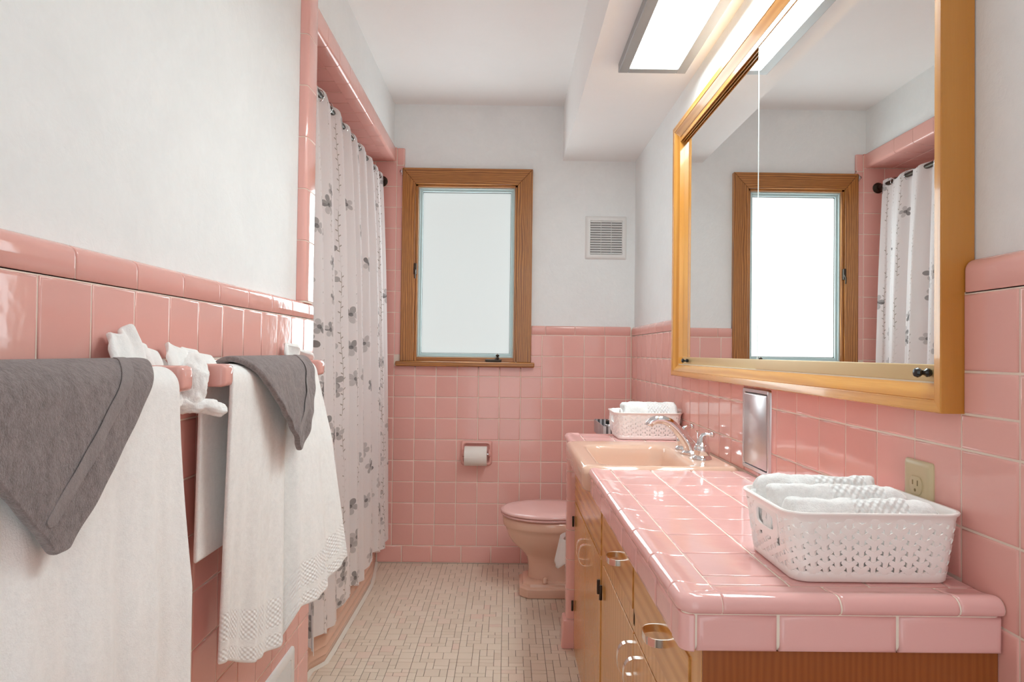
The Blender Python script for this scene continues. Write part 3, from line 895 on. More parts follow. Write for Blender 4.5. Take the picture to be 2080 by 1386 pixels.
for par, y in ((dA1, 2.523), (dA2, 1.8235), (dB1, 1.7785), (dB2, 0.9415)):
    for zz_ in (0.165, 0.475):
        obj('hinge', MB().lathe([(0.0035, -0.019), (0.0042, -0.018), (0.0042, 0.018), (0.0035, 0.019)], 8, (VX - 0.008, y, zz_)), M['bronze'], par)

# ------------------------------------------------------------------ tiled countertop
ctop = thing('tiled_countertop', 'glossy pink tiled countertop with rounded edge tiles over the vanity', 'countertop', (0.43, 1.76, 0.715))
SY0, SY1 = 1.842, 2.399                    # sink cut-out along the counter
XO, YO, YF = 0.2215, 0.870, 2.652          # outer faces of the nosing
for a, b in ((YO + 0.008, SY0 - 0.002), (SY1 + 0.002, YF - 0.008)):
    obj('grout_bed', MB().box(XO + 0.008, XR - 0.001, a, b, 0.717, ZT - 0.0016), M['cgrout'], ctop, bevel=0.010, seg=4)
NP = [(0.012, 0.7665), (0.005, 0.7668), (0.0015, 0.7695), (0.0, 0.7745), (0.0012, 0.7805), (0.0045, 0.7855), (0.0095, 0.7888), (0.016, 0.7898),
      (0.024, 0.7888), (0.033, 0.7868), (0.044, 0.7854), (0.0565, 0.7850), (0.0565, 0.779), (0.012, 0.774)]
WN = 0.0575
def nosing_run(axis, outer, sgn, a, b, top=1.0):
    """straight nosing tile; axis = run direction, outer = outer face coordinate, sgn = inward direction"""
    g = 0.0012
    lo = []
    for (h, ins) in ((a + g, 0.001), (a + g + 0.0014, 0), (a + g + 0.004, 0), (b - g - 0.004, 0), (b - g - 0.0014, 0), (b - g, 0.001)):
        q = []
        for d, z_ in NP:
            dd = d + ins * (1 if d < 0.03 else 0); zz_ = min(z_, top) - ins * (1 if z_ > 0.776 else 0)
            q.append((outer + sgn * dd, h, zz_) if axis == 'Y' else (h, outer + sgn * dd, zz_))
        lo.append(q)
    return obj('nosing_tile', MB().loft(lo), M['ctile'], ctop, ang=50)
def nosing_corner(ylim, xlim, yo, s):
    r = 0.026; lo = []
    path = [(None, 0)] + [(R(90 * i / 8), 1) for i in range(9)] + [(None, 2)]
    for ang, kd in path:
        q = []
        for d, z_ in NP:
            if kd == 0: q.append((XO + d, ylim - s * 0.0012, z_))
            elif kd == 2: q.append((xlim - 0.0012, yo + s * d, z_))
            else:
                if d < r:
                    x = XO + r - (r - d) * math.cos(ang); y = yo + s * (r - (r - d) * math.sin(ang))
                else:
                    x = XO + d; y = yo + s * d
                q.append((x, y, z_))
        lo.append(q)
    return obj('nosing_tile', MB().loft(lo), M['ctile'], ctop, ang=50)
def nosing_grout(axis, outer, sgn, a, b):
    q = [(d + 0.0014 if d < 0.03 else d, min(z_, 0.7853 if sgn < 0 else 1.0) - 0.0014 if z_ > 0.776 else z_) for d, z_ in NP]
    pl = [(outer + sgn * d, z_) for d, z_ in q]
    obj('nosing_grout', MB().prism(pl, 'Y' if axis == 'Y' else 'X', a, b), M['cgrout'], ctop, ang=50)
nosing_grout('Y', XO, 1, 0.905, SY0 - 0.002); nosing_grout('Y', XO, 1, SY1 + 0.002, 2.62)
nosing_grout('X', YO, 1, 0.255, XR - 0.0015); nosing_grout('X', YF, -1, 0.255, XR - 0.0015)
fj = [0.930, 1.062, 1.208, 1.362, 1.516, 1.670, SY0]
for a, b in zip(fj[:-1], fj[1:]): nosing_run('Y', XO, 1, a, b)
nj = [0.278, 0.431, 0.584, XR - 0.001]
for a, b in zip(nj[:-1], nj[1:]): nosing_run('X', YO, 1, a, b)
nosing_corner(0.930, 0.279, YO, 1)
nosing_run('Y', XO, 1, SY1, 2.594)
nosing_corner(2.594, 0.279, YF, -1)
for a, b in zip(nj[:-1], nj[1:]): nosing_run('X', YF, -1, a, b, 0.7853)
xj = [XO + WN, 0.389, 0.499, 0.609, XR]
yj = [YO + WN + 0.003, 0.970, 1.079, 1.189, 1.299, 1.409, 1.519, 1.629, 1.739, SY0]
for a, b in zip(xj[:-1], xj[1:]):
    for c, d in zip(yj[:-1], yj[1:]):
        tile_rect('F', ctop, ZT, a, b, c, d, M['ctile'], jit=0.003)
    for c, d in ((SY1, 2.497), (2.497, YF - WN)):
        tile_rect('F', ctop, ZT, a, b, c, d, M['ctile'], jit=0.003)
# vertical edge tiles below the nosing
aj = [0.925, 1.025, 1.178, 1.331, 1.484, 1.637, 1.790, SY0]
for a, b in zip(aj[:-1], aj[1:]):
    tile_rect('R', ctop, XO + 0.0045, a, b, 0.7165, 0.7665, M['ctile'], t=0.008, r=0.005, name='edge_tile')
tile_rect('R', ctop, XO + 0.0045, SY1, 2.60, 0.7165, 0.7665, M['ctile'], t=0.008, r=0.005, name='edge_tile')
bj2 = [0.2455, 0.352, 0.506, XR - 0.001]
for a, b in zip(bj2[:-1], bj2[1:]):
    tile_rect('B', ctop, YO + 0.0045, a, b, 0.7165, 0.7665, M['ctile'], t=0.008, r=0.005, name='edge_tile')
p = [(XO + 0.0045, 0.924)]
for i in range(7):
    a = PI / 2 * i / 6
    p.append((XO + 0.0045 + 0.016 - 0.016 * math.cos(a), YO + 0.0045 + 0.016 - 0.016 * math.sin(a)))
p += [(0.2445, YO + 0.0045), (0.2445, YO + 0.02), (XO + 0.02, 0.924)]
obj('edge_tile', MB().prism(p, 'Z', 0.7177, 0.7653), M['ctile'], ctop, bevel=0.003, seg=3, ang=40)

# ------------------------------------------------------------------ sink
snk = thing('sink', 'peach pink rectangular porcelain sink set into the tiled counter', 'sink', (0.42, 2.12, 0.66))
cx, cy, hx, hy = 0.4225, 2.1205, 0.2175, 0.2765
loops = []
for ins, z_, r_ in ((0.040, 0.716, 0.03), (0.016, 0.718, 0.03), (0.006, 0.726, 0.03), (0.001, 0.742, 0.028), (0.0, 0.768, 0.026), (0.002, 0.780, 0.026), (0.007, 0.788, 0.026), (0.015, 0.7915, 0.026), (0.024, 0.7915, 0.026)):
    loops.append([(x, y, z_) for x, y in rrect(cx, cy, hx - ins, hy - ins, r_, 8)])
bx, by, bhx, bhy = 0.394, 2.090, 0.134, 0.205
for ins, z_, r_ in ((-0.012, 0.7905, 0.06), (-0.005, 0.7895, 0.055), (0.002, 0.786, 0.05), (0.007, 0.779, 0.048), (0.014, 0.755, 0.045), (0.030, 0.700, 0.045), (0.042, 0.678, 0.05), (0.060, 0.668, 0.05), (0.10, 0.664, 0.02)):
    loops.append([(x, y, z_) for x, y in rrect(bx, by, bhx - ins, bhy - ins, r_, 8)])
loops.append([(bx + 0.02 * math.cos(0), by, 0.662)] * 0 + [(x, y, 0.662) for x, y in rrect(bx, by, 0.02, 0.03, 0.02, 8)])
obj('basin', MB().loft(loops, False, True), M['sink'], snk, ang=70)
obj('drain', MB().lathe([(0.001, 0.0045), (0.012, 0.004), (0.021, 0.002), (0.022, 0)], 20, (bx, by, 0.6625)), M['chrome'], snk)

fau = thing('faucet', 'chrome faucet with curved spout and two lever handles on the sink', 'faucet', (0.572, 2.10, 0.7915))
ZS = 0.7915
obj('spout', MB().tube([(0.570, 2.10, ZS + 0.010), (0.562, 2.10, ZS + 0.030), (0.546, 2.10, ZS + 0.052), (0.524, 2.10, ZS + 0.078), (0.503, 2.10, ZS + 0.096), (0.482, 2.10, ZS + 0.1045), (0.462, 2.10, ZS + 0.1045), (0.447, 2.10, ZS + 0.099), (0.438, 2.10, ZS + 0.089), (0.437, 2.10, ZS + 0.086)],
    [(0.024, 0.019), (0.020, 0.017), (0.0165, 0.0155), (0.0145, 0.0140), (0.0135, 0.0125), (0.0130, 0.0115), (0.0130, 0.0110), (0.0130, 0.0110), (0.0125, 0.0108), (0.010, 0.009)], 18), M['chrome'], fau, ang=60)
obj('spout_base', MB().lathe([(0.031, 0), (0.031, 0.005), (0.027, 0.010), (0.020, 0.013), (0.012, 0.014)], 24, (0.571, 2.10, ZS)), M['chrome'], fau)
rod = obj('lift_rod', MB().lathe([(0.0025, 0.01), (0.0025, 0.066), (0.007, 0.069), (0.0075, 0.072), (0.001, 0.074)], 10, (0.590, 2.10, ZS)), M['chrome'], fau)
for y, s in ((2.000, -1), (2.205, 1)):
    h = obj('handle', MB().lathe([(0.0285, 0), (0.0285, 0.004), (0.0245, 0.010), (0.0215, 0.012), (0.0235, 0.022), (0.0245, 0.030), (0.0215, 0.037), (0.0205, 0.039), (0.021, 0.041), (0.017, 0.044), (0.012, 0.054), (0.0095, 0.060), (0.008, 0.066)], 22, (0.574, y, ZS)), M['chrome'], fau, ang=50)
    obj('lever', MB().tube([(0.573, y, ZS + 0.060), (0.577, y, ZS + 0.069), (0.587, y + s * 0.003, ZS + 0.0735), (0.598, y + s * 0.006, ZS + 0.0725)], [0.0085, 0.0075, 0.006, 0.0055], 12), M['chrome'], h)
    mb = MB(); n = 8
    mb.lathe([(0.0005, -0.0085)] + [(0.0085 * math.cos(a), 0.0085 * math.sin(a)) for a in [R(-70 + 20 * i) for i in range(8)]] + [(0.0005, 0.0085)], 12, (0.602, y + s * 0.007, ZS + 0.073), 'X')
    obj('ball', mb, M['chrome'], h)

# ------------------------------------------------------------------ recessed steel dispenser and outlet
dsp = thing('wall_dispenser', 'tall stainless steel recessed wall dispenser under the mirror', 'dispenser', (XR, 1.7455, 0.80))
lo = []
for ins, pr_ in ((0, 0.0), (0.001, 0.004), (0.003, 0.006), (0.011, 0.006), (0.013, 0.003), (0.013, 0.0005)):
    lo.append([(XR - pr_, y, z_) for y, z_ in rrect(1.7455, 0.906, 0.0945 - ins, 0.1075 - ins, 0.006, 3)])
obj('frame', MB().loft(lo, False, False), M['steel'], dsp)
obj('gap', MB().box(XR - 0.0012, XR - 0.0004, 1.665, 1.826, 0.812, 1.0), M['black'], dsp)
lo = []
for ins, pr_ in ((0.0150, 0.001), (0.0150, 0.0055), (0.0165, 0.0068)):
    lo.append([(XR - pr_, y, z_) for y, z_ in rrect(1.7455, 0.906, 0.0945 - ins, 0.1075 - ins, 0.004, 3)])
obj('door', MB().loft(lo, False, True), M['steel'], dsp)

otl = thing('wall_outlet', 'ivory duplex electrical outlet on pink tile behind the basket', 'outlet', (XR, 1.0545, 0.823))
lo = []
for ins, pr_ in ((0, 0.0), (0, 0.002), (0.002, 0.0045), (0.008, 0.0065), (0.013, 0.0062)):
    lo.append([(XR - pr_, y, z_) for y, z_ in rrect(1.0545, 0.881, 0.0355 - ins, 0.058 - ins, 0.004, 3)])
obj('cover_plate', MB().loft(lo, False, True), M['ivory'], otl)
for zc_ in (0.9005, 0.8615):
    q = [[(XR - pr_, 1.0545 + (0.0165 - i_) * math.cos(2 * PI * a / 20), zc_ + max(-0.0135, min(0.0135, (0.0172 - i_) * math.sin(2 * PI * a / 20)))) for a in range(20)] for i_, pr_ in ((0, 0.005), (0, 0.0078), (0.001, 0.0084))]
    rc_ = obj('receptacle', MB().loft(q, False, True), M['ivory'], otl)
    for dy, hh in ((-0.0062, 0.0042), (0.0062, 0.0036)):
        obj('slot', MB().box(XR - 0.0087, XR - 0.0075, 1.0545 + dy - 0.0012, 1.0545 + dy + 0.0012, zc_ + 0.004 - hh, zc_ + 0.004 + hh), M['slot'], rc_)
    obj('slot', MB().lathe([(0.0026, -0.0087), (0.0026, -0.0075)], 8, (XR, 1.0545, zc_ - 0.0075), 'X'), M['slot'], rc_)

# ------------------------------------------------------------------ baskets
BH = 0.098
def peri(hx, hy, r, n=10):
    pts = rrect(0, 0, hx, hy, r, n)
    out = [0.0]
    for i in range(len(pts)):
        a, b = pts[i], pts[(i + 1) % len(pts)]
        out.append(out[-1] + math.hypot(b[0] - a[0], b[1] - a[1]))
    return pts, out
def dims(z):
    f = z / BH
    return 0.1085 + 0.013 * f, 0.0850 + 0.0115 * f, 0.022 + 0.006 * f
def wall_pt(sfrac, z, off):
    hx, hy, r = dims(z)
    pts, acc = peri(hx + off, hy + off, r + off)
    d = (sfrac % 1.0) * acc[-1]
    for i in range(len(pts)):
        if acc[i + 1] >= d:
            t = (d - acc[i]) / max(1e-9, acc[i + 1] - acc[i])
            a, b = pts[i], pts[(i + 1) % len(pts)]
            return (a[0] + (b[0] - a[0]) * t, a[1] + (b[1] - a[1]) * t, z)
    return pts[0] + (z,)
YP = [(-0.0034, -0.0125), (-0.0036, -0.0036), (-0.0118, 0.0022), (-0.0104, 0.0086), (0.0, 0.0040), (0.0104, 0.0086), (0.0118, 0.0022), (0.0036, -0.0036), (0.0034, -0.0125)]
def basket(label, loc):
    b = thing('basket', label, 'basket', loc, 'matching woven plastic baskets on the counter')
    org = Vector(loc)
    def A(p): return (p[0] + org.x, p[1] + org.y, p[2] + org.z)
    NC = 46; per = 2 * (0.115 + 0.091) * 2 - 0.045
    lat = MB()
    for c in range(NC):
        s0 = (c + 0.5) / NC
        for r_ in range(-1, 5):
            z0 = 0.0245 + r_ * 0.0155 + (0.00775 if c % 2 else 0.0)
            if z0 > 0.092: continue
            x, y, _ = wall_pt(s0, z0, 0)
            if abs(x) > 0.1 and abs(y) < 0.046 and 0.046 < z0 < 0.088: continue
            fr_ = []; bk = []
            for q_, (a, h) in enumerate(YP):
                z_ = min(max(z0 + h, 0.008), 0.090)
                fr_.append(A(wall_pt(s0 + a / per, z_, 0.0022 if q_ in (1, 4, 7) else 0.0002)))
                bk.append(A(wall_pt(s0 + a / per, z_, -0.0012)))
            fs = [(9 + b_ for b_ in f_) for f_ in ((0, 1, 7, 8), (1, 2, 3, 4), (4, 5, 6, 7), (1, 4, 7))]
            fs = [tuple(f_) for f_ in fs] + [(8, 7, 1, 0), (4, 3, 2, 1), (7, 6, 5, 4), (7, 4, 1)]
            fs += [(i_, (i_ + 1) % 9, 9 + (i_ + 1) % 9, 9 + i_) for i_ in range(9)]
            lat.add(bk + fr_, fs)
    obj('lattice', lat, M['basket'], b, ang=30)
    def band(prof, nm):
        lo = []
        for z_, off in prof:
            hx, hy, r = dims(min(z_, BH))
            lo.append([A((x, y, z_)) for x, y in rrect(0, 0, hx + off, hy + off, r + off, 8)])
        lo.append(lo[0])
        obj(nm, MB().loft(lo, False, False), M['basket'], b, ang=50)
    band([(0.0, -0.004), (0.0, 0.0), (0.002, 0.0018), (0.013, 0.0018), (0.014, 0.001), (0.014, -0.0015), (0.002, -0.0020)], 'base_band')
    band([(0.0855, -0.0012), (0.0855, 0.0012), (0.092, 0.0016), (0.0945, 0.0042), (0.097, 0.0050), (0.0985, 0.0040), (0.0985, 0.0), (0.096, -0.0014)], 'rim')
    hx, hy, r = dims(0)
    obj('bottom', MB().loft([[A((x, y, z_)) for x, y in rrect(0, 0, hx - 0.001, hy - 0.001, r, 8)] for z_ in (0.001, 0.003)]), M['basket'], b)
    for s in (-1, 1):
        pts = []
        for i in range(25):
            a = 2 * PI * i / 24
            yy_ = 0.033 * math.copysign(abs(math.cos(a)) ** 0.45, math.cos(a)); zz_ = 0.0675 + 0.0125 * math.copysign(abs(math.sin(a)) ** 0.45, math.sin(a))
            hx, hy, r = dims(zz_)
            pts.append((yy_, zz_, hx))
        lo = []
        for w_, o_ in ((1.0, 0.0022), (1.0, -0.0012), (1.55, -0.0012), (1.55, 0.0014)):
            lo.append([A((s * (h_ + o_), y_ * (1 + (w_ - 1) * 0.8), 0.0675 + (z_ - 0.0675) * (1 + (w_ - 1) * 1.5))) for y_, z_, h_ in pts[:-1]])
        lo.append(lo[0])
        obj('handle_slot', MB().loft(lo, False, False), M['basket'], b, ang=50)
    return b
bk1 = basket('woven plastic basket of three rolled towels in front of the wall outlet', (0.510, 1.0285, ZT + 0.0010))
bk2 = copy_tree(bk1); bk2.location = (0.5165, 2.562, ZT + 0.0012)
bk2['label'] = 'woven plastic basket of white towels beyond the sink faucet'

def towel_roll(label, c, ry, rz, L, seed, group, yaw=0.0, mat='roll'):
    rnd = random.Random(seed)
    ph = [rnd.uniform(0, 6.28) for _ in range(6)]
    nu, nv = 30, 36
    mb = MB(); vs = []; uv = []
    loops = []
    xs = [-0.5, -0.496, -0.485, -0.46] + [-0.42 + 0.84 * i / 20 for i in range(21)] + [0.46, 0.485, 0.496, 0.5]
    for xi, t in enumerate(xs):
        e = abs(t)
        k = 1.0 if e < 0.46 else {0.46: 0.985, 0.485: 0.93, 0.496: 0.84, 0.5: 0.70}[round(e, 3)]
        l = []
        for i in range(nv):
            a = 2 * PI * i / nv
            ca, sa = math.cos(a), math.sin(a)
            rr_ = 1 + 0.025 * math.sin(2 * a + ph[0] + 2 * t) + 0.02 * math.sin(9 * t + ph[1]) * math.cos(a) + 0.012 * math.sin(5 * a + ph[2] + 7 * t)
            y_ = ry * k * rr_ * math.copysign(abs(ca) ** 0.85, ca)
            z_ = rz * k * rr_ * math.copysign(abs(sa) ** 0.85, sa)
            dx = 0.004 * math.sin(3 * a + ph[3]) if e > 0.45 else 0
            x_ = t * L + dx
            x2 = x_ * math.cos(yaw) - y_ * math.sin(yaw); y2 = x_ * math.sin(yaw) + y_ * math.cos(yaw)
            l.append((c[0] + x2, c[1] + y2, c[2] + z_)); uv.append((a * ry, (t + 0.5) * L))
        loops.append(l)
    # spiral fold pushed in at the ends
    mb.loft(loops); mb.uv = uv
    root = thing('rolled_towel', label, 'towel', (c[0], c[1], c[2] - rz), group)
    o_ = obj('towel_body', mb, M[mat], root, ang=80, sub=1); fuzz(o_, 0.009, 0.022)
    sp = MB(); pts = []
    for i in range(26):
        a = i * 0.55; f = 1 - i / 30
        pts.append((c[0] - 0.5 * L - 0.0015, c[1] + ry * 0.62 * f * math.cos(a), c[2] + rz * 0.62 * f * math.sin(a)))
    sp.tube(pts, 0.0042, 6)
    obj('spiral_edge', sp, M['wtowel_p'], root)
    return root
g_ = 'rolled towels in the near basket'
towel_roll('rolled white towel with a waffle band, front of three in the basket', (0.505, 0.9785, 0.8420), 0.0270, 0.053, 0.205, 1, g_, 0.02)
towel_roll('rolled white towel between two others in the outlet basket', (0.500, 1.0335, 0.8470), 0.0245, 0.056, 0.200, 2, g_, -0.02)
towel_roll('rolled white towel nearest the tiled wall corner of the outlet basket', (0.492, 1.0850, 0.8500), 0.0240, 0.060, 0.190, 3, g_, 0.0)
g2 = 'rolled towels in the far basket'
towel_roll('plump white rolled towel on top in the basket by the faucet', (0.5265, 2.5370, 0.8560), 0.040, 0.0640, 0.200, 4, g2, 0.02)
towel_roll('flatter white towel tucked behind in the basket by the faucet', (0.495, 2.6130, 0.8400), 0.033, 0.050, 0.190, 5, g2, 0.0)

# ------------------------------------------------------------------ toilet
wc = thing('toilet', 'tan pink toilet with closed pink lid beside the vanity', 'toilet', (0.30, 3.16, 0))
TY = 3.16
def oct_(x0, x1, hy, c, z_):
    return [(x0 + c, TY - hy, z_), (x1, TY - hy, z_), (x1, TY + hy, z_), (x0 + c, TY + hy, z_), (x0, TY + hy - c, z_), (x0, TY - hy + c, z_)]
obj('foot', MB().loft([oct_(0.068, 0.50, 0.118, 0.035, 0.001), oct_(0.064, 0.50, 0.121, 0.037, 0.006), oct_(0.064, 0.50, 0.121, 0.037, 0.040), oct_(0.070, 0.50, 0.115, 0.035, 0.046),
    oct_(0.078, 0.50, 0.108, 0.033, 0.048), oct_(0.080, 0.50, 0.106, 0.032, 0.060), oct_(0.088, 0.50, 0.099, 0.03, 0.064), oct_(0.100, 0.50, 0.080, 0.03, 0.066)], True, True), M['bowl'], wc, bevel=0.003, seg=2)
def egg(x0, x1, hy, z_, n=40, e=1.0):
    cx_ = x0 + (x1 - x0) * 0.46; pts = []
    for i in range(n):
        a = 2 * PI * i / n
        ca, sa = math.cos(a), math.sin(a)
        pts.append((cx_ + (x1 - cx_) * ca if ca > 0 else cx_ + (cx_ - x0) * ca, TY + hy * math.copysign(abs(sa) ** e, sa), z_))
    return pts
bl = [(0.104, 0.47, 0.079, 0.064), (0.106, 0.47, 0.076, 0.10), (0.104, 0.47, 0.076, 0.135), (0.098, 0.475, 0.080, 0.158), (0.082, 0.48, 0.094, 0.178), (0.056, 0.49, 0.116, 0.202),
      (0.030, 0.495, 0.138, 0.228), (0.012, 0.50, 0.153, 0.255), (0.002, 0.50, 0.163, 0.282), (-0.003, 0.50, 0.167, 0.298), (-0.010, 0.50, 0.173, 0.304), (-0.014, 0.50, 0.177, 0.312), (-0.016, 0.50, 0.178, 0.340), (-0.012, 0.50, 0.175, 0.346), (0.0, 0.49, 0.165, 0.348)]
obj('bowl', MB().loft([egg(*q, e=0.92) for q in bl]), M['bowl'], wc, ang=60)
sl = [(-0.010, 0.44, 0.170, 0.3495), (-0.020, 0.445, 0.180, 0.351), (-0.024, 0.447, 0.184, 0.357), (-0.022, 0.446, 0.182, 0.3615), (-0.019, 0.444, 0.179, 0.3625)]
obj('seat', MB().loft([egg(*q) for q in sl]), M['lid'], wc, ang=60)
sl = [(-0.021, 0.445, 0.181, 0.364), (-0.026, 0.448, 0.186, 0.367), (-0.027, 0.449, 0.187, 0.372), (-0.022, 0.446, 0.182, 0.378), (-0.006, 0.436, 0.167, 0.3825), (0.05, 0.39, 0.11, 0.3855), (0.15, 0.28, 0.03, 0.3863)]
obj('lid', MB().loft([egg(*q) for q in sl]), M['lid'], wc, ang=60)
obj('bolt_cap', MB().lathe([(0.0125, 0), (0.0125, 0.012), (0.010, 0.020), (0.004, 0.024), (0.0005, 0.0245)], 14, (0.178, 3.062, 0.0655)), M['bowl'], wc)
tk = obj('tank', MB().loft([[(x, y, z_) for x, y in rrect(0.540, TY, 0.094 + f, 0.225 + f, 0.03, 5)] for z_, f in ((0.345, -0.02), (0.36, -0.008), (0.40, -0.002), (0.69, 0.002))]), M['bowl'], wc, ang=50)
obj('tank_lid', MB().loft([[(x, y, z_) for x, y in rrect(0.5395, TY, 0.099 + f, 0.235 + f, 0.03, 5)] for z_, f in ((0.6905, -0.004), (0.695, 0.0), (0.712, 0.0), (0.718, -0.006))]), M['bowl'], wc, ang=50)

# striped box with toiletries on the tank
sbx = thing('striped_box', 'silver striped open box on the toilet tank behind the basket', 'box', (0.492, 3.16, 0.718))
bxw = MB(); wv = []
def sbox(ins, z_):
    return [(x, y, z_) for x, y in rrect(0.496, 3.16, 0.072 - ins, 0.165 - ins, 0.006, 2)]
sm = NT('striped_metal')
wv_ = sm.n('ShaderNodeTexWave', wave_type='BANDS', bands_direction='DIAGONAL')
sm.set(wv_, 'Vector', sm.coord('Object', (1, 1, 0))); wv_.inputs['Scale'].default_value = 32
sm.base(sm.ramp(wv_.outputs[0], [(0.4, (0.16, 0.16, 0.17)), (0.6, (0.72, 0.73, 0.75))])); sm.pr(Roughness=0.3, Metallic=0.5)
obj('body', MB().loft([sbox(0, 0.7185), sbox(0, 0.777), sbox(0.003, 0.777), sbox(0.003, 0.7215)], True, True), sm.m, sbx)
can = thing('toiletry_can', 'small steel can with black cap in the striped box', 'can', (0.470, 3.13, 0.7216))
obj('body', MB().lathe([(0.020, 0), (0.0205, 0.002), (0.0205, 0.048), (0.018, 0.052)], 18, (0.470, 3.13, 0.7217)), M['steel'], can)
obj('cap', MB().lathe([(0.0165, 0.0525), (0.0165, 0.067), (0.014, 0.069), (0.001, 0.0695)], 18, (0.470, 3.13, 0.7217)), M['black'], can)

# wastebasket with liner
wb = thing('wastebasket', 'small wastebasket with white plastic liner beside the toilet', 'wastebasket', (0.335, 2.80, 0))
obj('bin', MB().lathe([(0.072, 0.001), (0.076, 0.004), (0.104, 0.325), (0.104, 0.333), (0.100, 0.333), (0.074, 0.008)], 28, (0.338, 2.80, 0)), plain('bin_plastic', (0.66, 0.56, 0.50, 1), 0.35), wb)
def liner(u, v):
    a = 2 * PI * u
    rr_ = 0.1065 + 0.004 * math.sin(9 * a) * v + 0.003 * math.sin(23 * a + 2) * v + 0.006 * v
    if v < 0.25: rr_ = 0.099 + 0.0075 * v / 0.25
    drop = 0.345 - max(0, v - 0.25) * (0.085 + 0.07 * max(0, math.cos(a - PI)) ** 2 + 0.012 * math.sin(6 * a))
    bulge = 0.022 * v * max(0, math.cos(a - PI - 0.15)) ** 3
    return Vector((0.338 + (rr_ + bulge) * math.cos(a), 2.80 + (rr_ + bulge) * math.sin(a), drop if v >= 0.25 else 0.330 + 0.06 * v))
obj('liner', MB().grid(liner, 72, 12), M['bag'], wb, ang=80, solid=0.0008)

# ------------------------------------------------------------------ bathtub
tub = thing('bathtub', 'tan pink bathtub with ribbed apron behind the shower curtain', 'bathtub', (-0.98, 2.79, 0))
yk = [2.052, 2.335, 2.400, 2.50, 3.10, 3.20, 3.300, YB - 0.003]
xk = [-0.668, -0.664, -0.630, -0.628, -0.628, -0.630, -0.640, -0.672]
zk = [0.001, 0.020, 0.030, 0.034, 0.038, 0.060, 0.064, 0.068, 0.098, 0.102, 0.106, 0.136, 0.140, 0.145, 0.20, 0.335, 0.355, 0.372, 0.380]
def rib(z_):
    d = 0.0
    for c in (0.034, 0.064, 0.102, 0.140):
        d += 0.0045 * math.exp(-((z_ - c) / 0.004) ** 2)
    if z_ > 0.34: d += 0.012 * min(1, (z_ - 0.34) / 0.03)
    return d
lo = []
for z_ in zk:
    lo.append([(x + rib(z_) * (1 if 0 < i < len(yk) - 1 else 0.3) - (0.004 if z_ == 0.380 else 0), y, z_) for i, (x, y) in enumerate(zip(xk, yk))])
ap = MB().loft(lo, False, False, close=False)
obj('apron', ap, M['tub'], tub, ang=60, solid=0.01, offset=-1)
lo = []
for (hx_, hy_, z_, r_) in ((0.345, 0.728, 0.372, 0.02), (0.345, 0.728, 0.380, 0.02), (0.30, 0.68, 0.381, 0.12), (0.285, 0.66, 0.372, 0.12), (0.25, 0.60, 0.10, 0.12), (0.20, 0.54, 0.07, 0.12)):
    lo.append([(x, y, z_) for x, y in rrect(-1.032, 2.793, hx_, hy_, r_, 6)])
obj('basin', MB().loft(lo, False, True), M['tub'], tub, ang=50)
cp = [(x + 0.010, y, 0.002) for x, y in zip(xk[1:], yk[1:])]
mb = MB()
mb.loft([[(x - 0.018, y, 0.0005), (x + 0.013, y, 0.0005), (x + 0.004, y, 0.005), (x - 0.006, y, 0.013)] for x, y in zip(xk, yk)])
obj('caulk_bead', mb, M['caulk'], tub)
obj('corner_caulk', MB().tube([(-0.669, YB - 0.004, 0.0), (-0.668, YB - 0.004, 0.20)], 0.0035, 6), M['caulk'], tub)

# ------------------------------------------------------------------ shower rod and curtain
rodt = thing('shower_rod', 'dark metal shower curtain rod across the tub opening', 'curtain rod', (-0.665, 2.79, 1.99))
obj('rod', MB().tube([(-0.668, 2.035, 1.984), (-0.668, YB - 0.001, 1.984)], 0.0125, 14), M['bronze'], rodt)
obj('flange', MB().lathe([(0.028, 0.0), (0.028, -0.004), (0.018, -0.012), (0.0145, -0.02)], 20, (-0.668, YB, 1.984), 'Y'), M['bronze'], rodt)
obj('flange', MB().lathe([(0.028, 0.0), (0.028, 0.004), (0.018, 0.012), (0.0145, 0.02)], 20, (-0.668, 2.031, 1.984), 'Y'), M['bronze'], rodt)
cur = thing('shower_curtain', 'sheer white shower curtain printed with grey flowers and vines', 'shower curtain', (-0.63, 2.77, 0.15))
CY0, CY1, NW = 2.070, 3.462, 9.0
CL = 1.75
def curt(u, v):
    # u along the rod, v from top 0 to bottom 1
    ph = 2 * PI * NW * (u + 0.008 * math.sin(9 * u + 1)) + 0.5
    w2 = 0.35 * math.sin(2 * PI * 3.1 * u + 2 * v + 0.5)
    A_ = (0.013 + 0.011 * min(1, v * 4) - 0.007 * max(0, v - 0.6) / 0.4) * (1 + 0.3 * math.sin(5.3 * u * 2 * PI / 2 + 1))
    sharp = math.sin(ph + w2 * v) + 0.28 * math.sin(2 * ph + 1.3) + 0.15 * v * math.sin(3.3 * ph + 4)
    xc = -0.657 + 0.058 * v ** 0.8
    x = xc + A_ * sharp
    y = CY0 + (CY1 - CY0) * u + 0.010 * math.cos(ph + 0.4) * (0.4 + v) * (1 if 0.02 < u < 0.98 else 0.2) - 0.022 * v * (1 if u > 0.9 else u)
    ztop = 1.996 + 0.010 * math.cos(ph * 1.0 + 0.9) + 0.004 * math.sin(40 * u)
    zbot = 0.160 + 0.018 * math.sin(2 * PI * 3.0 * u + 0.3) + 0.008 * math.sin(ph) - 0.018 * max(0, u - 0.9) * 10
    z_ = ztop + (zbot - ztop) * v
    return Vector((x, y, z_))
obj('cloth', MB().grid(curt, 330, 60, lambda u, v: (u * CL, 1.84 * (1 - v))), M['curtain'], cur, ang=180)
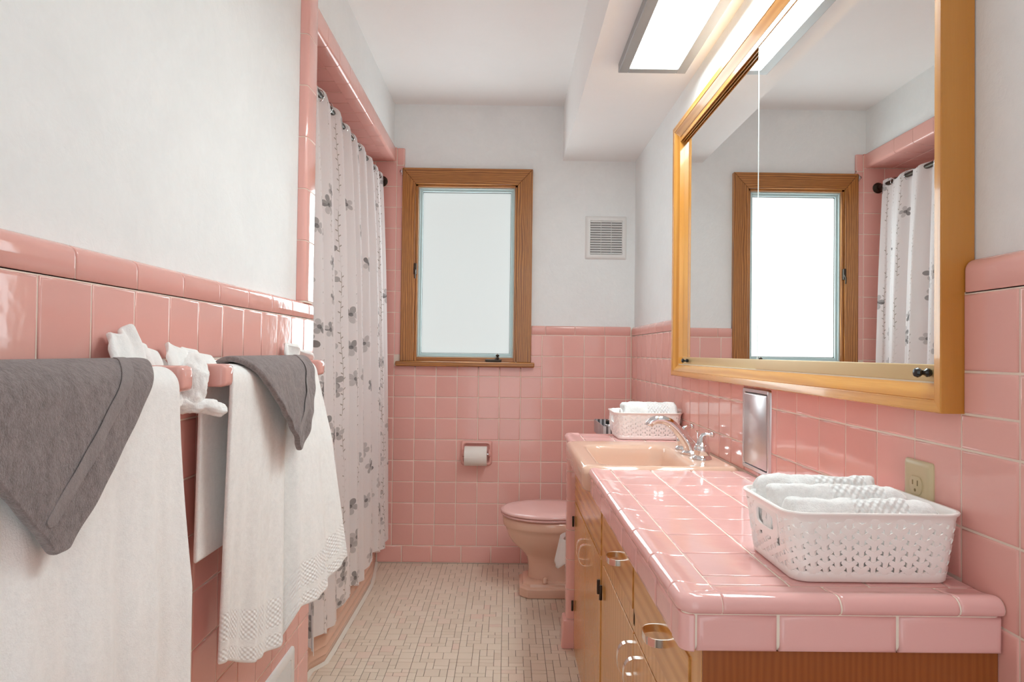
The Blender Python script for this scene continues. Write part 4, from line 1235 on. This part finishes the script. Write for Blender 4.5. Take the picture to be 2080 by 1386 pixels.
for i in range(12):
    u = (i + 0.35) / 12
    y = CY0 + (CY1 - CY0) * u
    pts = [(-0.668 + 0.019 * math.sin(a), y + 0.002 * math.sin(a), 1.981 + 0.021 * math.cos(a)) for a in [2 * PI * q / 16 for q in range(17)]]
    obj('ring', MB().tube(pts, 0.0016, 6), M['chrome'], cur)

# ------------------------------------------------------------------ towel bars
def towel_bar(label, y0, y1, y2, y3):
    t = thing('towel_bar', label, 'towel bar', (XL, (y0 + y3) / 2, 1.03), 'pink ceramic towel bars')
    for a, b in ((y0, y1), (y2, y3)):
        lo = []
        for x, e in ((XL, 0.003), (XL + 0.02, 0.0), (XL + 0.076, 0.0), (XL + 0.083, 0.003), (XL + 0.0855, 0.008)):
            lo.append([(x, y, z_) for y, z_ in rrect((a + b) / 2, 1.0515, (b - a) / 2 - e, 0.0205 - e, 0.006, 4)])
        obj('post', MB().loft(lo), M['tile'], t, ang=60)
    obj('bar', MB().box(-0.541, -0.523, y1 - 0.004, y2 + 0.004, 1.0405, 1.0585), M['tile'], t, bevel=0.002)
    return t
towel_bar('pink ceramic towel bar under the broad white and grey bath towels', 0.375, 0.415, 1.050, 1.091)
towel_bar('pink ceramic towel bar next to the shower curtain', 1.209, 1.250, 1.824, 1.866)

BXC, BZC = -0.532, 1.040
def drape(t, r):
    q = PI * r / 2
    if t < -q: return (BXC - r, BZC - (-t - q))
    if t > q: return (BXC + r, BZC - (t - q))
    return (BXC + r * math.sin(t / r), BZC + r * math.cos(t / r))
# near bath towel
def t1(u, v):
    r = 0.0275
    t = -0.30 + v * 0.96
    x, z_ = drape(t, r)
    q = max(0.0, min(1.0, (t - 0.05) / 0.3))
    y = 0.425 + u * (1.043 - 0.425) + 0.030 * q * max(0, u - 0.5)
    wav = 0.0065 * math.sin(2 * PI * y / 0.115 + 0.6) + 0.003 * math.sin(2 * PI * y / 0.05 + 1)
    if t > 0: x += q * wav + 0.010 * q * q
    else: x = max(x, XL + 0.012)
    return Vector((x, y, z_))
bt = thing('bath_towel', 'broad plain white bath towel under the folded grey towel', 'towel', (-0.51, 0.74, 0.42), 'white bath towels on the wall bars')
o = obj('towel_body', MB().grid(t1, 60, 90, lambda u, v: (u * 0.62, 1.2 + v)), M['wtowel_p'], bt, ang=180, solid=0.010, sub=1)

def corner_cloth(name, label, cat, yl, yr, ytip, ttip, r, back, wav, tipw=0.010, bow=0.0, group=None, lean=0.0):
    root = thing(name, label, cat, (BXC + r, (yl + yr) / 2, BZC + r - ttip), group)
    def edge(t):
        f = max(0.0, (t - 0.012) / (ttip - 0.012))
        return (yl + (ytip - tipw - yl) * f, yr + (ytip + tipw - yr) * f)
    def P(y, t, off=0.0):
        x, z_ = drape(t, r + off)
        q = max(0, min(1, (t - 0.03) / 0.12))
        x += q * (wav * math.sin(2 * PI * (y - yl) / 0.085 + 1.0) + 0.6 * wav * math.sin(2 * PI * (y - yl) / 0.04 + t * 30)) + lean * q
        return Vector((x, y, z_))
    def G(u, v):
        t = -back + v * (ttip + back)
        a, b = edge(t)
        a += bow * math.sin(PI * max(0, v)) * -1
        return P(a + (b - a) * u, t)
    obj('cloth', MB().grid(G, 40, 60, lambda u, v: (u * 0.4, v * 0.3)), M['gtowel'], root, ang=180, solid=0.012, sub=1)
    def strip(d0, d1, off, nm, t1=None):
        def S(u, v):
            t = 0.004 + v * (ttip * 0.90 - 0.004)
            a, b = edge(t)
            y = b - (d0 + (d1 - d0) * u)
            y = max(y, a + 0.003)
            return P(y, t, off)
        obj(nm, MB().grid(S, 4, 44), M['gband'], root, ang=180, solid=0.0015, sub=1)
    strip(0.050, 0.078, 0.0066, 'woven_band')
    return root
corner_cloth('hand_towel', 'large dark grey hand towel folded to a point over white bath towel', 'towel', 0.530, 0.985, 0.735, 0.224, 0.0395, 0.10, 0.0009, 0.009, 0.0, 'grey cloths folded to a point', 0.013)
corner_cloth('hand_towel', 'smaller grey cloth folded to a point on the towel near the curtain', 'towel', 1.300, 1.745, 1.512, 0.226, 0.0400, 0.08, 0.0025, 0.008, 0.0, 'grey cloths folded to a point', 0.034)

# far bath towel: pleated, spreading at the foot
def t2(u, v):
    r = 0.0275
    yt = 1.243 + u * (1.790 - 1.243)
    L0 = 0.36; 
    s = v * 1.0
    step = 1 / (1 + math.exp(-max(-60, min(60, (u - 0.60) / 0.004))))
    if s < 0.28:                                  # back panel
        t = -(PI * r / 2 + 0.33) + s / 0.28 * 0.33
        x, z_ = drape(t, r)
        return Vector((max(x - 0.001, XL + 0.012), yt + 0.006 * math.sin(18 * u) - 0.01 * (1 - s / 0.28), z_))
    if s < 0.36:
        t = -PI * r / 2 + (s - 0.28) / 0.08 * PI * r
        x, z_ = drape(t, r)
        return Vector((x, yt, z_))
    f = (s - 0.36) / 0.64
    top = Vector((BXC + r, yt, BZC))
    if u < 0.60:
        g = u / 0.60
        botA = Vector((-0.548, 1.298, 0.492)).lerp(Vector((-0.487, 1.540, 0.432)), g)
    else:
        g = 1.0
        botA = Vector((-0.487, 1.540, 0.432))
    h = max(0.0, (u - 0.60) / 0.40)
    botB = Vector((-0.474, 1.535, 0.505)).lerp(Vector((-0.440, 1.800, 0.548)), h)
    bot = botA.lerp(botB, step)
    p = top.lerp(bot, f)
    p.x += 0.016 * step * min(1, f * 3) - 0.020 * (1 - step) * math.exp(-((u - 0.59) / 0.035) ** 2) * min(1, f * 2.5)
    p.x += (0.007 * math.sin(2 * PI * u * 4.2 + 0.8) + 0.004 * math.sin(2 * PI * u * 9)) * f
    p.z += 0.010 * math.sin(2 * PI * u * 2 + 1) * f * f
    return p
bt = thing('bath_towel', 'pleated white bath towel with waffle hem bands near the curtain', 'towel', (-0.51, 1.52, 0.44), 'white bath towels on the wall bars')
obj('towel_body', MB().grid(t2, 110, 110, lambda u, v: (u * 0.55, (1 - v) * 0.97)), M['wtowel'], bt, ang=180, solid=0.008, sub=1)

# small white washcloths tucked behind the bars
def fan(parent, pts, xb, xt, zb, nm, waves=5, amp=0.005):
    ys = [p_[0] for p_ in pts]
    def top(y):
        for (a, za), (b, zb_) in zip(pts[:-1], pts[1:]):
            if a <= y <= b: return za + (zb_ - za) * (y - a) / (b - a)
        return pts[-1][1]
    def G(u, v):
        y = ys[0] + (ys[-1] - ys[0]) * u
        zt = top(y)
        x = xb + (xt - xb) * v + amp * math.sin(2 * PI * waves * u + 1.5 * v) * (0.4 + 0.6 * v) + 0.010 * math.sin(PI * v)
        return Vector((max(x, XL + 0.0075), y + 0.004 * math.sin(7 * v + 9 * u), zb + (zt - zb) * v))
    return obj(nm, MB().grid(G, 44, 16), M['wtowel_p'], parent, ang=180, solid=0.009, sub=1)
wc1 = thing('washcloth', 'white washcloth tied in a knot between the two towel bars', 'washcloth', (-0.55, 1.13, 0.99), 'white washcloths tucked behind the bars')
fan(wc1, [(0.968, 1.095), (0.976, 1.122), (0.999, 1.119), (1.031, 1.137), (1.050, 1.110), (1.085, 1.098), (1.125, 1.079)], -0.566, -0.575, 1.036, 'fan_fold')
fan(wc1, [(1.118, 1.085), (1.138, 1.110), (1.165, 1.100), (1.175, 1.096), (1.200, 1.101), (1.235, 1.094), (1.29, 1.083), (1.330, 1.072)], -0.560, -0.570, 1.045, 'fan_fold', 4, 0.006)
def lump(pts, rad, nm):
    mb = MB().tube(pts, rad, 16)
    o_ = obj(nm, mb, M['wtowel_p'], wc1, ang=180, sub=3); fuzz(o_, 0.012, 0.018); return o_
lump([(-0.566, 1.215, 1.082), (-0.552, 1.185, 1.078), (-0.536, 1.160, 1.062), (-0.528, 1.152, 1.038), (-0.531, 1.146, 1.012), (-0.541, 1.130, 0.998)], [(0.012, 0.012), (0.020, 0.016), (0.024, 0.016), (0.024, 0.014), (0.020, 0.013), (0.012, 0.010)], 'knot')
lump([(-0.556, 1.118, 1.008), (-0.540, 1.130, 1.004), (-0.522, 1.152, 1.004), (-0.507, 1.178, 0.998), (-0.500, 1.192, 0.992), (-0.498, 1.197, 0.990)], [(0.009, 0.009), (0.0115, 0.0125), (0.012, 0.013), (0.0125, 0.0135), (0.012, 0.012), (0.004, 0.004)], 'tail')
lump([(-0.556, 1.030, 1.020), (-0.552, 1.060, 1.006), (-0.548, 1.095, 1.000), (-0.548, 1.128, 1.010), (-0.553, 1.145, 1.03)], [(0.008, 0.008), (0.014, 0.012), (0.016, 0.013), (0.013, 0.012), (0.009, 0.009)], 'loop')
wc3 = thing('washcloth', 'white washcloth peeking up behind the bar end beside the curtain', 'washcloth', (-0.55, 1.80, 1.04), 'white washcloths tucked behind the bars')
def f3(u, v):
    y = 1.742 + 0.118 * u
    zt = 1.118 - 0.025 * u if u > 0.06 else 1.085 + 0.5 * u
    zt -= 0.022 * max(0, u - 0.35)
    x = -0.575 + 0.052 * u * v + 0.006 * math.sin(14 * u + 3 * v)
    return Vector((max(x, XL + 0.0075), y, 1.045 + (zt - 1.045) * (math.sin(v * PI / 2))))
obj('fan_fold', MB().grid(f3, 30, 14), M['wtowel_p'], wc3, ang=180, solid=0.009, sub=1)

# ------------------------------------------------------------------ wall register
reg = thing('wall_register', 'white metal wall register low on the pink tile under the towels', 'register', (XL, 1.72, 0.07))
ry0, ry1, rz0, rz1 = 1.545, 1.893, 0.075, 0.282
lo = []
for ins, pr_ in ((0, 0.0), (0.001, 0.006), (0.005, 0.009), (0.026, 0.007), (0.028, 0.001)):
    lo.append([(XL + pr_, y, z_) for y, z_ in rrect((ry0 + ry1) / 2, (rz0 + rz1) / 2, (ry1 - ry0) / 2 - ins, (rz1 - rz0) / 2 - ins, 0.004, 2)])
obj('frame', MB().loft(lo, False, False), M['white_pl'], reg)
obj('backing', MB().box(XL + 0.0008, XL + 0.0016, ry0 + 0.026, ry1 - 0.026, rz0 + 0.026, rz1 - 0.026), M['black'], reg)
for i in range(15):
    y = ry0 + 0.036 + i * (ry1 - ry0 - 0.072) / 14
    obj('slat', MB().prism([(XL + 0.002, y - 0.0045), (XL + 0.0075, y + 0.002), (XL + 0.0085, y + 0.001), (XL + 0.003, y - 0.0055)], 'Z', rz0 + 0.027, rz1 - 0.027), M['white_pl'], reg)
